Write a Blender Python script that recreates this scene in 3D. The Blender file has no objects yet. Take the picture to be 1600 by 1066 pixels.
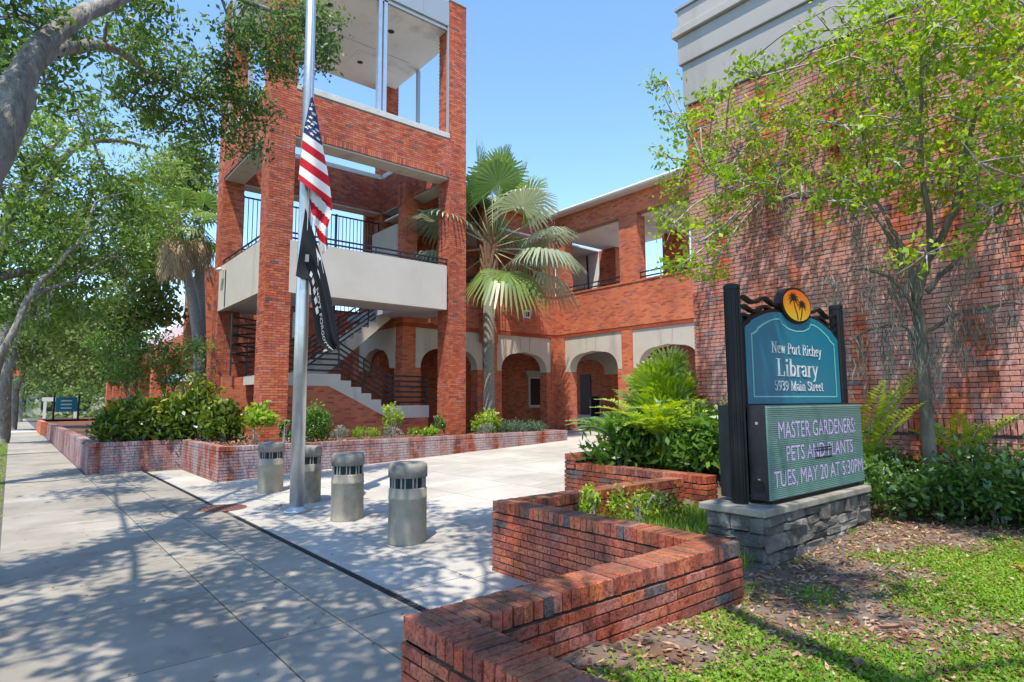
import bpy, bmesh, math, random
import numpy as np
from mathutils import Vector, Matrix
R=math.radians
random.seed(11); rng=np.random.default_rng(11)
sc=bpy.context.scene
col=sc.collection

# ------------------------------------------------------------------ camera, sky, sun, exposure
H=1.7
cam_d=bpy.data.cameras.new('camera'); cam=bpy.data.objects.new('camera',cam_d); col.objects.link(cam); sc.camera=cam
cam_d.lens=21.122; cam_d.sensor_width=36; cam_d.clip_end=4000; cam_d.clip_start=.02
def cam_axes(yaw,pitch,roll):
    f=Vector((math.cos(yaw)*math.cos(pitch),math.sin(yaw)*math.cos(pitch),math.sin(pitch)))
    r=Vector((math.sin(yaw),-math.cos(yaw),0)); u=r.cross(f); c,s=math.cos(roll),math.sin(roll)
    return c*r+s*u,-s*r+c*u,f
cr,cu,cf=cam_axes(R(50.292),R(5.822),R(-.374))
cam.matrix_world=Matrix(((cr.x,cu.x,-cf.x,0),(cr.y,cu.y,-cf.y,0),(cr.z,cu.z,-cf.z,H),(0,0,0,1)))
SUN_EL,SUN_AZ=R(66.5),R(39)          # azimuth in which the shadows fall, from +X towards +Y
w=bpy.data.worlds.new('World'); sc.world=w; w.use_nodes=True
nt=w.node_tree; bg=nt.nodes['Background']; sky=nt.nodes.new('ShaderNodeTexSky'); sky.sky_type='NISHITA'
sky.sun_disc=False; sky.sun_elevation=SUN_EL
dx,dy=-math.cos(SUN_AZ),-math.sin(SUN_AZ)
sky.sun_rotation=math.atan2(dx,dy)
sky.air_density=1.0; sky.dust_density=.1; sky.ozone_density=1.2
bg.inputs['Strength'].default_value=.15
hs=nt.nodes.new('ShaderNodeHueSaturation'); hs.inputs['Saturation'].default_value=1.12; hs.inputs['Hue'].default_value=.5; nt.links.new(sky.outputs[0],hs.inputs['Color']); nt.links.new(hs.outputs[0],bg.inputs[0])
sl=bpy.data.lights.new('sun','SUN'); sl.energy=2.75; sl.angle=R(.55); sl.color=(1,.92,.78)
so=bpy.data.objects.new('sun',sl); col.objects.link(so)
sd=Vector((math.cos(SUN_AZ)*math.cos(SUN_EL),math.sin(SUN_AZ)*math.cos(SUN_EL),-math.sin(SUN_EL)))
so.rotation_euler=sd.to_track_quat('-Z','Y').to_euler(); so.location=(0,0,40)
sc.view_settings.view_transform='Standard'; sc.view_settings.look='None'; sc.view_settings.gamma=1
sc.view_settings.use_curve_mapping=False
sc.view_settings.exposure=1.25
sc.render.engine='CYCLES'
sc.cycles.use_denoising=True
sc.cycles.max_bounces=7; sc.cycles.transparent_max_bounces=6; sc.cycles.diffuse_bounces=4
sc.cycles.caustics_reflective=False; sc.cycles.caustics_refractive=False

# ------------------------------------------------------------------ materials
def nodes(name):
    m=bpy.data.materials.new(name); m.use_nodes=True
    t=m.node_tree; return m,t,t.nodes['Principled BSDF']
def N(t,k,**kw):
    n=t.nodes.new(k)
    for a,b in kw.items(): setattr(n,a,b)
    return n
def pos(t,scale=(1,1,1)):
    g=N(t,'ShaderNodeNewGeometry'); mp=N(t,'ShaderNodeMapping'); mp.inputs['Scale'].default_value=scale
    t.links.new(g.outputs['Position'],mp.inputs[0]); return mp.outputs[0]
def noise(t,vec,scale,detail=4,rough=.55):
    n=N(t,'ShaderNodeTexNoise'); n.inputs['Scale'].default_value=scale; n.inputs['Detail'].default_value=detail
    n.inputs['Roughness'].default_value=rough; t.links.new(vec,n.inputs['Vector']); return n.outputs['Fac']
def ramp(t,fac,stops):
    r=N(t,'ShaderNodeValToRGB'); e=r.color_ramp.elements
    while len(e)<len(stops): e.new(.5)
    for i,(p,c) in enumerate(stops): e[i].position=p; e[i].color=(*c,1) if len(c)==3 else c
    t.links.new(fac,r.inputs[0]); return r.outputs[0]
def mixc(t,fac,a,b,mode='MIX'):
    m=N(t,'ShaderNodeMix',data_type='RGBA',blend_type=mode)
    for s,v in ((0,fac),(6,a),(7,b)):
        if hasattr(v,'links') or isinstance(v,bpy.types.NodeSocket): t.links.new(v,m.inputs[s])
        elif s==0: m.inputs[0].default_value=v
        else: m.inputs[s].default_value=(*v,1)
    return m.outputs[2]
def bump(t,b,height,strength,dist=.01):
    n=N(t,'ShaderNodeBump'); n.inputs['Strength'].default_value=strength; n.inputs['Distance'].default_value=dist
    t.links.new(height,n.inputs['Height']); t.links.new(n.outputs[0],b.inputs['Normal'])
def surf(name,c1,c2,scale=3,rough=.75,bs=60,bstr=.25,metal=0,stretch=(1,1,1),spec=.4,bdist=.01,objrand=0,stain=None):
    """two-tone noise colour + fine bump; optional per-object brightness and a third stain colour"""
    m,t,b=nodes(name); v=pos(t,stretch)
    c=ramp(t,noise(t,v,scale,6,.6),[(.3,c1),(.7,c2)])
    if stain: 
        f=ramp(t,noise(t,pos(t,stain[2]),stain[1],5,.65),[(stain[3],(0,0,0)),(stain[4],(1,1,1))])
        c=mixc(t,f,c,stain[0])
    if objrand:
        o=N(t,'ShaderNodeObjectInfo'); mr=N(t,'ShaderNodeMapRange'); t.links.new(o.outputs['Random'],mr.inputs[0])
        mr.inputs[3].default_value=1-objrand; mr.inputs[4].default_value=1
        c=mixc(t,1.0,c,mr.outputs[0],'MULTIPLY')
    t.links.new(c,b.inputs['Base Color']); b.inputs['Roughness'].default_value=rough; b.inputs['Metallic'].default_value=metal
    b.inputs['Specular IOR Level'].default_value=spec
    if bstr: bump(t,b,noise(t,pos(t,stretch),bs,3),bstr,bdist)
    return m
def plain(name,c,rough=.5,metal=0,spec=.5,emit=None):
    m,t,b=nodes(name); b.inputs['Base Color'].default_value=(*c,1); b.inputs['Roughness'].default_value=rough
    b.inputs['Metallic'].default_value=metal; b.inputs['Specular IOR Level'].default_value=spec
    if emit: b.inputs['Emission Color'].default_value=(*emit[:3],1); b.inputs['Emission Strength'].default_value=emit[3]
    return m
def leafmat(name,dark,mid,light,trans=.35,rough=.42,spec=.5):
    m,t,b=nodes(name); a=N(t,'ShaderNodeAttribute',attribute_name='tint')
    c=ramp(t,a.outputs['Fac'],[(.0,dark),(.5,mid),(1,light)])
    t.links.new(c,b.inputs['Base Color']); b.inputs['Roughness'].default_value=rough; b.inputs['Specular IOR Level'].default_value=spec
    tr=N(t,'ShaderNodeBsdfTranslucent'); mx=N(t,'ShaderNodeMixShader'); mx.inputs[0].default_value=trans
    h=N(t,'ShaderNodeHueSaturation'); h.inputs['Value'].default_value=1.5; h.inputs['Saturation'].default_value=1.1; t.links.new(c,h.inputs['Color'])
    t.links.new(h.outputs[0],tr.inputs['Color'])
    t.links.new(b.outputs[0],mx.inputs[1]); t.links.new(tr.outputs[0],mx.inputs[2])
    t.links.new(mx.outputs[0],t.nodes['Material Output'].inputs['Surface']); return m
def brickmat(name,c,bloom=0,rough=.8,vary=.22,bs=45,bstr=.5,bloomcol=(.42,.33,.32),grime=0):
    m,t,b=nodes(name); v=pos(t)
    lo=tuple(x*(1-vary) for x in c); hi=tuple(min(x*(1+vary),.9) for x in c)
    k=ramp(t,noise(t,v,9,5,.7),[(.3,lo),(.7,hi)])
    sp=ramp(t,noise(t,v,120,3,.6),[(.36,(.38,.36,.36)),(.52,(1,1,1))])
    k=mixc(t,.8,k,sp,'MULTIPLY')
    if bloom:
        f=ramp(t,noise(t,pos(t,(1,1,.22)),1.9,5,.65),[(.40,(0,0,0)),(.58,(1,1,1))])
        f2=ramp(t,noise(t,v,40,3,.6),[(.3,(.25,.25,.25)),(.65,(1,1,1))])
        fm=mixc(t,1.0,f,f2,'MULTIPLY'); fm=mixc(t,1.0,fm,(bloom,)*3,'MULTIPLY')
        k=mixc(t,fm,k,bloomcol)
    if grime>.7:
        pt=ramp(t,noise(t,v,38,4,.75),[(.38,(.32,.29,.27)),(.52,(1,1,1))])
        k=mixc(t,.85,k,pt,'MULTIPLY')
        gn=N(t,'ShaderNodeNewGeometry'); sx=N(t,'ShaderNodeSeparateXYZ'); t.links.new(gn.outputs['Normal'],sx.inputs[0])
        tp=ramp(t,sx.outputs[2],[(.75,(0,0,0)),(.95,(.62,.62,.62))]); tn=ramp(t,noise(t,v,5,4,.6),[(.35,(.2,.2,.2)),(.6,(1,1,1))])
        k=mixc(t,mixc(t,1.0,tp,tn,'MULTIPLY'),k,(.20,.135,.075))
    if grime:
        f=ramp(t,noise(t,pos(t,(1,1,.6)),2.3,5,.7),[(.45,(0,0,0)),(.65,(grime,)*3)])
        k=mixc(t,f,k,(.035,.032,.022))
    ws=ramp(t,noise(t,pos(t,(1,1,.18)),.9,5,.65),[(.35,(.70,.66,.66)),(.62,(1.05,1.05,1.05))]); k=mixc(t,.75,k,ws,'MULTIPLY')
    t.links.new(k,b.inputs['Base Color']); b.inputs['Roughness'].default_value=rough; b.inputs['Specular IOR Level'].default_value=.2
    bump(t,b,noise(t,pos(t,(1,1,1)),bs,4,.7),bstr,.006); return m

RED,ORG,DRK,PNK,CHR=(.37,.082,.042),(.45,.125,.055),(.24,.062,.040),(.40,.14,.10),(.10,.085,.085)
def palette(pref,bloom=0,grime=0,bstr=.5,k=1.0,bc=(.42,.33,.32)):
    return [brickmat(f'{pref}_brick_{n}',tuple(x*k for x in c),bloom,bstr=bstr,grime=grime,bloomcol=bc) for n,c in (('red',RED),('orange',ORG),('dark',DRK),('pink',PNK),('charcoal',CHR))]
PW=palette('weathered',.28,.71,.9,1.55)        # foreground zigzag walls
PL=palette('limed',1.15,0,.4,1.0,(.44,.39,.41))# left planter, whitish bloom
PH=palette('rough',1.15,.08,.6,1.65,(.60,.36,.33)) # big hall wall
PT=palette('tower',.16,0,.3,1.42)             # tower
WTS=dict(w=[.46,.22,.20,.09,.03],l=[.40,.18,.2,.17,.05],h=[.46,.17,.17,.15,.05],t=[.48,.36,.10,.05,.01])
MORT=surf('mortar',(.10,.085,.075),(.17,.145,.13),6,.95,90,.4)
MORT_D=surf('dark_mortar',(.03,.026,.022),(.06,.05,.042),6,.95,90,.4)
MORT_T=surf('tower_mortar',(.20,.145,.12),(.27,.20,.17),6,.95,90,.4)
# brick far away: pattern on a plain wall, for walls whose bricks are under ten pixels
def farbrick(name,k=1.0):
    m,t,b=nodes(name); g=N(t,'ShaderNodeNewGeometry'); s=N(t,'ShaderNodeSeparateXYZ'); t.links.new(g.outputs['Position'],s.inputs[0])
    ns=N(t,'ShaderNodeSeparateXYZ'); t.links.new(g.outputs['Normal'],ns.inputs[0])
    ab=N(t,'ShaderNodeMath',operation='ABSOLUTE'); t.links.new(ns.outputs[0],ab.inputs[0])
    gt=N(t,'ShaderNodeMath',operation='GREATER_THAN'); t.links.new(ab.outputs[0],gt.inputs[0]); gt.inputs[1].default_value=.5
    mu=N(t,'ShaderNodeMix'); t.links.new(gt.outputs[0],mu.inputs[0]); t.links.new(s.outputs[0],mu.inputs[2]); t.links.new(s.outputs[1],mu.inputs[3])
    cb=N(t,'ShaderNodeCombineXYZ'); t.links.new(mu.outputs[0],cb.inputs[0]); t.links.new(s.outputs[2],cb.inputs[1])
    br=N(t,'ShaderNodeTexBrick'); t.links.new(cb.outputs[0],br.inputs['Vector'])
    br.inputs['Scale'].default_value=1; br.inputs['Brick Width'].default_value=.213; br.inputs['Row Height'].default_value=.0677
    br.inputs['Mortar Size'].default_value=.0055; br.inputs['Mortar Smooth'].default_value=.1; br.inputs['Bias'].default_value=0
    br.inputs['Color1'].default_value=(0,0,0,1); br.inputs['Color2'].default_value=(1,1,1,1); br.inputs['Mortar'].default_value=(.5,.5,.5,1)
    c=ramp(t,br.outputs['Color'],[(0,tuple(x*k for x in DRK)),(.12,tuple(x*k for x in RED)),(.6,tuple(x*k*1.05 for x in ORG)),(.96,tuple(x*k*1.1 for x in ORG)),(1,tuple(x*k*1.4 for x in CHR))])
    c=mixc(t,.35,c,ramp(t,noise(t,pos(t),1.3,4),[(.3,(.55,.5,.5)),(.7,(1.1,1.1,1.1))]),'MULTIPLY'); c=mixc(t,.7,c,ramp(t,noise(t,pos(t,(1,1,.18)),.9,5,.65),[(.35,(.72,.68,.68)),(.62,(1.05,1.05,1.05))]),'MULTIPLY')
    c=mixc(t,br.outputs['Fac'],c,(.22*k,.145*k,.115*k))
    t.links.new(c,b.inputs['Base Color']); b.inputs['Roughness'].default_value=.85; b.inputs['Specular IOR Level'].default_value=.2
    iv=N(t,'ShaderNodeMath',operation='SUBTRACT'); iv.inputs[0].default_value=1; t.links.new(br.outputs['Fac'],iv.inputs[1])
    bump(t,b,iv.outputs[0],.6,.008); return m
FARB=farbrick('arcade_brick',1.42)
STUC=surf('warm_stucco',(.52,.47,.405),(.585,.535,.47),1.1,.9,140,.25,stain=((.33,.29,.235),1.6,(1,1,.14),.56,.80))
EIFS=surf('grey_stucco',(.40,.375,.35),(.45,.42,.395),.9,.9,160,.3,stain=((.30,.28,.255),1.2,(1,1,.14),.58,.82))
WHITE=surf('white_soffit',(.78,.77,.75),(.84,.83,.81),1.2,.85,120,.08,stain=((.55,.53,.5),1.1,(1,1,1),.55,.75))
CONC=surf('pale_concrete',(.50,.47,.43),(.58,.55,.51),2.2,.85,80,.2,stain=((.36,.32,.27),1.3,(1,1,.3),.6,.8))
def paving(name,c1,c2,rnd,dirt):
    m,t,b=nodes(name); v=pos(t)
    c=ramp(t,noise(t,v,1.1,6,.62),[(.3,c1),(.7,c2)])
    big=ramp(t,noise(t,v,.55,3,.6),[(.3,(.80,.79,.77)),(.68,(1.04,1.04,1.04))]); c=mixc(t,1.0,c,big,'MULTIPLY')
    ag=ramp(t,noise(t,v,160,2,.7),[(.32,(.74,.73,.72)),(.62,(1.06,1.06,1.06))]); c=mixc(t,.8,c,ag,'MULTIPLY')
    st=ramp(t,noise(t,pos(t,(1,.5,1)),2.6,6,.7),[(.55,(0,0,0)),(.78,(dirt,)*3)]); c=mixc(t,st,c,tuple(x*.55 for x in c1))
    lm=ramp(t,noise(t,pos(t,(.5,2.2,1)),.9,5,.6),[(.60,(0,0,0)),(.72,(.55,.55,.55))]); c=mixc(t,lm,c,tuple(min(1,x*1.35) for x in c2))
    vo=N(t,'ShaderNodeTexVoronoi'); vo.inputs['Scale'].default_value=2.6; vo.inputs['Randomness'].default_value=1; t.links.new(v,vo.inputs['Vector'])
    gum=ramp(t,vo.outputs['Distance'],[(.035,(.5,.49,.47)),(.055,(1,1,1))]); c=mixc(t,.8,c,gum,'MULTIPLY')
    o=N(t,'ShaderNodeObjectInfo'); mr=N(t,'ShaderNodeMapRange'); t.links.new(o.outputs['Random'],mr.inputs[0]); mr.inputs[3].default_value=1-rnd; mr.inputs[4].default_value=1.03
    c=mixc(t,1.0,c,mr.outputs[0],'MULTIPLY')
    t.links.new(c,b.inputs['Base Color']); b.inputs['Roughness'].default_value=.85; b.inputs['Specular IOR Level'].default_value=.3
    bump(t,b,noise(t,v,220,3),.25,.006); return m
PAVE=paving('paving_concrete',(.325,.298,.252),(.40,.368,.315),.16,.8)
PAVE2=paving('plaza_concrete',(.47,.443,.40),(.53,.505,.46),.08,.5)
JOINT=plain('joint_dirt',(.10,.095,.085),.95)
BOLL=surf('bollard_concrete',(.27,.243,.19),(.37,.335,.27),5,.9,130,.5,stain=((.13,.12,.10),4,(1,1,.5),.55,.75))
BCAP=surf('bollard_cap_concrete',(.20,.19,.16),(.32,.30,.26),7,.9,130,.5,stain=((.09,.085,.075),4,(1,1,1),.48,.7))
GRILL=plain('louvre_dark',(.015,.017,.02),.6)
FIN=surf('louvre_pale',(.22,.23,.23),(.34,.34,.33),18,.6,60,.1)
RAIL=plain('rail_paint',(.018,.019,.024),.38)
ALU=surf('brushed_aluminium',(.50,.52,.53),(.60,.62,.63),6,.38,90,.05,metal=.85)
TRIM=plain('grey_trim',(.36,.37,.39),.45,.3)
ROOFW=surf('white_metal_roof',(.72,.73,.75),(.80,.81,.83),.8,.45,40,.04)
GLASS=plain('dark_glass',(.02,.035,.035),.06,0,.8)
BLACK=surf('black_paint',(.005,.005,.006),(.010,.010,.011),9,.45,70,.06,spec=.3)
DOORB=plain('door_brown',(.035,.022,.018),.4)
GOLDW=plain('lamp_white',(.7,.7,.68),.4)
STONE=surf('grey_stone',(.105,.10,.09),(.23,.215,.19),6,.9,55,.9,objrand=.45,bdist=.02,stain=((.42,.405,.37),3.4,(1,1,1),.55,.66))
STCAP=surf('cast_stone_cap',(.20,.185,.155),(.33,.31,.265),4,.9,90,.5,stain=((.09,.085,.07),3,(1,1,1),.5,.75))
TEAL=plain('teal_sign',(.001,.175,.26),.3)
AQUA=plain('aqua_line',(.16,.56,.52),.4)
SILV=plain('silver_letter',(.72,.73,.74),.35,.15)
LEDT=plain('led_text',(.34,.28,.46),.5,0,.3,(.66,.52,1,.09))
CABI=surf('cabinet_navy',(.008,.009,.014),(.02,.021,.028),12,.35,40,.05)
SOIL=surf('soil',(.09,.06,.042),(.17,.12,.09),4,.95,40,.8,bdist=.03)
MULCH=surf('mulch_ground',(.075,.042,.028),(.20,.11,.075),14,.95,50,1,bdist=.03)
LAWN=surf('lawn_earth',(.13,.095,.075),(.25,.20,.17),5,.95,60,.9,bdist=.02,stain=((.16,.095,.06),2.2,(1,1,1),.48,.62))
VERGE=surf('verge_earth',(.10,.085,.05),(.16,.14,.09),3,.95,50,.8,bdist=.02)
ASPH=surf('asphalt',(.045,.045,.047),(.065,.065,.066),4,.9,200,.4)
FIELD=surf('far_ground',(.06,.08,.03),(.12,.12,.06),.2,.95,10,.2)
BARK=surf('oak_bark',(.13,.117,.102),(.32,.295,.265),11,.95,32,1,stretch=(1,1,.35),bdist=.04,stain=((.43,.415,.385),3,(1,1,.5),.55,.72))
BARKR=surf('smooth_bark',(.13,.108,.08),(.25,.215,.17),7,.9,40,.7,stretch=(1,1,.3),bdist=.02,stain=((.09,.075,.055),4,(1,1,.3),.5,.7))
TWIG=surf('twig_bark',(.30,.27,.235),(.46,.43,.39),20,.9,40,.3)
PALMB=surf('palm_bark',(.20,.185,.165),(.42,.40,.37),14,.95,30,1,stretch=(1,1,3),bdist=.03)
BOOT=surf('palm_boot',(.22,.10,.05),(.33,.20,.12),16,.9,30,.8)
L_OAK=leafmat('oak_leaf',(.045,.085,.02),(.115,.195,.04),(.25,.35,.08),.42,.45,.45)
L_OAKB=leafmat('bright_oak_leaf',(.06,.11,.02),(.16,.255,.045),(.31,.41,.09),.45,.38,.5)
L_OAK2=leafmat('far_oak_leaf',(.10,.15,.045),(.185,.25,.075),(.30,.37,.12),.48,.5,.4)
L_CRAPE=leafmat('crape_leaf',(.14,.24,.02),(.25,.385,.035),(.42,.54,.07),.5,.45,.4)
L_CROT=leafmat('croton_leaf',(.035,.08,.012),(.10,.17,.02),(.38,.37,.03),.3,.35,.6)
L_SHR=leafmat('shrub_leaf',(.045,.11,.018),(.10,.21,.03),(.22,.34,.06),.3,.4,.5)
L_HED=leafmat('hedge_leaf',(.03,.08,.015),(.075,.165,.028),(.18,.30,.06),.3,.32,.7)
L_LIME=leafmat('lime_leaf',(.12,.22,.015),(.26,.39,.03),(.50,.56,.07),.38,.42,.5)
L_SIL=leafmat('silver_leaf',(.12,.15,.10),(.23,.26,.20),(.38,.40,.34),.2,.6,.3)
L_GREY=leafmat('grey_green_leaf',(.05,.10,.05),(.10,.17,.10),(.22,.30,.22),.25,.5,.4)
L_PALM=leafmat('palm_leaf',(.10,.17,.05),(.18,.28,.065),(.32,.42,.12),.35,.38,.5)
L_PALMP=leafmat('pale_palm_leaf',(.18,.23,.14),(.31,.36,.23),(.48,.50,.33),.3,.4,.5)
L_DEAD=leafmat('dead_frond',(.32,.22,.13),(.50,.39,.26),(.64,.54,.40),.3,.8,.2)
L_GRASS=leafmat('grass_blade',(.09,.19,.02),(.19,.34,.035),(.34,.48,.06),.4,.5,.3)
L_LITT=leafmat('dry_leaf',(.12,.055,.03),(.33,.17,.09),(.56,.42,.30),.15,.8,.2)
L_MOSS=leafmat('moss_strand',(.12,.125,.10),(.23,.235,.20),(.34,.35,.30),.2,.9,.1)
PETI=plain('petiole',(.30,.36,.16),.5)

# ------------------------------------------------------------------ mesh helpers
class MB:
    def __init__(s): s.v=[]; s.f=[]; s.m=[]
    def quad(s,a,b,c,d,m=0):
        i=len(s.v); s.v+= [tuple(a),tuple(b),tuple(c),tuple(d)]; s.f.append((i,i+1,i+2,i+3)); s.m.append(m)
    def poly(s,pts,m=0):
        i=len(s.v); s.v+=[tuple(p) for p in pts]; s.f.append(tuple(range(i,i+len(pts)))); s.m.append(m)
    def box(s,lo,hi,m=0,skip=''):
        x0,y0,z0=lo; x1,y1,z1=hi; i=len(s.v)
        s.v+=[(x0,y0,z0),(x1,y0,z0),(x1,y1,z0),(x0,y1,z0),(x0,y0,z1),(x1,y0,z1),(x1,y1,z1),(x0,y1,z1)]
        for k,f in (('b',(3,2,1,0)),('t',(4,5,6,7)),('f',(0,1,5,4)),('r',(1,2,6,5)),('k',(2,3,7,6)),('l',(3,0,4,7))):
            if k not in skip: s.f.append(tuple(i+q for q in f)); s.m.append(m)
        return s
    def tube(s,pts,rad,n=8,m=0,cap=True):
        P=[Vector(p) for p in pts]
        if not hasattr(rad,'__len__'): rad=[rad]*len(P)
        base=len(s.v); up=None
        for i,p in enumerate(P):
            d=(P[min(i+1,len(P)-1)]-P[max(i-1,0)]).normalized()
            if up is None: up=d.orthogonal().normalized()
            up=(up-d*up.dot(d)); up=up.normalized() if up.length>1e-6 else d.orthogonal().normalized()
            q=d.cross(up)
            for k in range(n):
                a=2*math.pi*k/n; s.v.append(tuple(p+(up*math.cos(a)+q*math.sin(a))*rad[i]))
        for i in range(len(P)-1):
            for k in range(n):
                a=base+i*n+k; b=base+i*n+(k+1)%n
                s.f.append((a,b,b+n,a+n)); s.m.append(m)
        if cap:
            s.f.append(tuple(base+k for k in reversed(range(n)))); s.m.append(m)
            s.f.append(tuple(base+(len(P)-1)*n+k for k in range(n))); s.m.append(m)
        return s
    def lathe(s,prof,c=(0,0,0),n=24,m=0):
        b=len(s.v)
        for r,z in prof:
            for k in range(n):
                a=2*math.pi*k/n; s.v.append((c[0]+r*math.cos(a),c[1]+r*math.sin(a),c[2]+z))
        for i in range(len(prof)-1):
            for k in range(n):
                a=b+i*n+k; d=b+i*n+(k+1)%n; s.f.append((a,d,d+n,a+n)); s.m.append(m)
        s.f.append(tuple(b+k for k in reversed(range(n)))); s.m.append(m)
        s.f.append(tuple(b+(len(prof)-1)*n+k for k in range(n))); s.m.append(m)
        return s
    def prism(s,pts,ex,m=0):
        """closed outline pts (3D) extruded by vector ex"""
        n=len(pts); i=len(s.v); e=Vector(ex)
        s.v+=[tuple(p) for p in pts]+[tuple(Vector(p)+e) for p in pts]
        s.f.append(tuple(range(i,i+n))); s.f.append(tuple(reversed(range(i+n,i+2*n)))); s.m+=[m,m]
        for k in range(n):
            a=i+k; b=i+(k+1)%n; s.f.append((b,a,a+n,b+n)); s.m.append(m)
        return s
    def mesh(s,name,mats,smooth=False):
        me=bpy.data.meshes.new(name); me.from_pydata(s.v,[],s.f)
        for m in (mats if isinstance(mats,(list,tuple)) else [mats]): me.materials.append(m)
        me.polygons.foreach_set('material_index',s.m)
        bm=bmesh.new(); bm.from_mesh(me); bmesh.ops.recalc_face_normals(bm,faces=bm.faces); bm.to_mesh(me); bm.free()
        if smooth: me.polygons.foreach_set('use_smooth',[True]*len(me.polygons))
        return me
    def build(s,name,mats,parent=None,smooth=False,kind=None):
        return link(name,s.mesh(name,mats,smooth),parent,kind)
def link(name,me,parent=None,kind=None):
    o=bpy.data.objects.new(name,me); col.objects.link(o)
    if parent is not None: o.parent=parent
    if kind: o['kind']=kind
    return o
def tag(o,label,cat,group=None,kind=None):
    o['label']=label; o['category']=cat
    if group: o['group']=group
    if kind: o['kind']=kind
    return o
def thing(name,label,cat,loc=(0,0,0),group=None,rz=0):
    o=bpy.data.objects.new(name,None); col.objects.link(o); o.location=loc; o.rotation_euler=(0,0,rz); o.empty_display_size=.2
    return tag(o,label,cat,group)
def structure(o): o['kind']='structure'; return o
def bevel(o,wd,seg=2):
    m=o.modifiers.new('bevel','BEVEL'); m.width=wd; m.segments=seg; m.limit_method='ANGLE'; m.angle_limit=R(40); return o
def copy_tree(o,loc,rz=0):
    c=o.copy(); col.objects.link(c); c.location=loc; c.rotation_euler=(0,0,rz)
    for ch in o.children:
        d=ch.copy(); col.objects.link(d); d.parent=c
        for g in ch.children:
            e=g.copy(); col.objects.link(e); e.parent=d
    return c
def leaf_mesh(name,C,L,W,tint,mat,A=None,droop=.0,Nrm=None,fold=0):
    """C (n,3) centres -> one rhombus leaf each, random attitude"""
    n=len(C); C=np.asarray(C,float)
    if A is None:
        A=rng.normal(size=(n,3)); A[:,2]-=droop
    A=A/np.linalg.norm(A,axis=1,keepdims=True)
    Q=rng.normal(size=(n,3)) if Nrm is None else Nrm+rng.normal(size=(n,3))*.35
    B=np.cross(A,Q); B/=np.linalg.norm(B,axis=1,keepdims=True)+1e-9
    L=np.broadcast_to(np.asarray(L,float),(n,))[:,None]; W=np.broadcast_to(np.asarray(W,float),(n,))[:,None]
    V=np.empty((n,4,3)); V[:,0]=C-A*L/2; V[:,1]=C+B*W/2-A*L*.06; V[:,2]=C+A*L/2; V[:,3]=C-B*W/2-A*L*.06
    return quads(name,V,tint,mat)
def quads(name,V,tint,mat):
    n=len(V); me=bpy.data.meshes.new(name)
    me.vertices.add(n*4); me.loops.add(n*4); me.polygons.add(n)
    me.vertices.foreach_set('co',np.ascontiguousarray(V,dtype=np.float32).ravel())
    me.loops.foreach_set('vertex_index',np.arange(n*4,dtype=np.int32))
    me.polygons.foreach_set('loop_start',np.arange(0,n*4,4,dtype=np.int32))
    at=me.attributes.new('tint','FLOAT','FACE'); at.data.foreach_set('value',np.clip(tint,0,1).astype(np.float32))
    me.materials.append(mat); me.update(calc_edges=True); me.validate(); return me

# ------------------------------------------------------------------ bricks
BL,BC,GAP=.203,.0677,.0105
def chamfer_mesh(name,mat,jit=.0,c=.06):
    """unit brick with chamfered edges (44 triangles)"""
    bm=bmesh.new(); bmesh.ops.create_cube(bm,size=1)
    bmesh.ops.bevel(bm,geom=bm.edges[:],offset=c,segments=1,affect='EDGES',profile=.5)
    for v in bm.verts: v.co+=Vector((random.uniform(-jit,jit)*.3,random.uniform(-jit,jit)*.5,random.uniform(-jit,jit)))
    me=bpy.data.meshes.new(name); bm.to_mesh(me); bm.free(); me.materials.append(mat); return me
_variants={}
def variants(pal,key):
    if key not in _variants: _variants[key]=[[chamfer_mesh('brick',m,.028,.025+.015*k) for k in range(3)] for m in pal]
    return _variants[key]
def clad(recs,P0,U,Nn,L,z0,z1,wts,holes=(),d=.012,soldier=(),ends=(0,0),phase=0,u_start=0,bl=BL,course=BC,rand=.0015):
    """courses of bricks over a wall face; P0 start at floor level, U along, Nn outward.  holes: (u0,u1,z0,z1)"""
    U=np.array(U,float); Nn=np.array(Nn,float); P0=np.array(P0,float)
    k=0; z=z0
    lo,hi=-ends[0]*(d-.002),L+ends[1]*(d-.002)
    while z+course*.6<z1:
        hgt=min(course,z1-z)-GAP
        u=lo-((k+phase)%2)*(bl+GAP)/2 - u_start
        sold=[s for s in soldier if s[0]-1e-4<=z<s[1]-1e-4]
        if sold:
            s=sold[0]; hh=s[1]-s[0]-GAP; u=lo
            while u<hi-.02:
                um=u+.0285
                if not any(a-.01<um<b+.01 and zl<z+hh/2<zh for a,b,zl,zh in holes):
                    recs.append((P0+U*um+Nn*d/2+np.array([0,0,z+hh/2]),U,.057,d+.014,hh,random.choices(range(5),wts)[0]))
                u+=.0677
            z=s[1]; k+=1; continue
        while u<hi:
            a,b=max(u,lo),min(u+bl+.002,hi)
            segs=[(a,b)]
            for h0,h1,zl,zh in holes:
                if zl<z+hgt/2<zh:
                    ns=[]
                    for (p,q) in segs:
                        if q<=h0 or p>=h1: ns.append((p,q))
                        else:
                            if p<h0: ns.append((p,h0))
                            if q>h1: ns.append((h1,q))
                    segs=ns
            for p,q in segs:
                if q-p>.02:
                    dd=d+random.uniform(-rand,rand)
                    recs.append((P0+U*(p+q)/2+Nn*(dd/2-.004)+np.array([0,0,z+hgt/2]),U,q-p,dd+.008,hgt,random.choices(range(5),wts)[0]))
            u+=bl+GAP
        z+=course; k+=1
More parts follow.
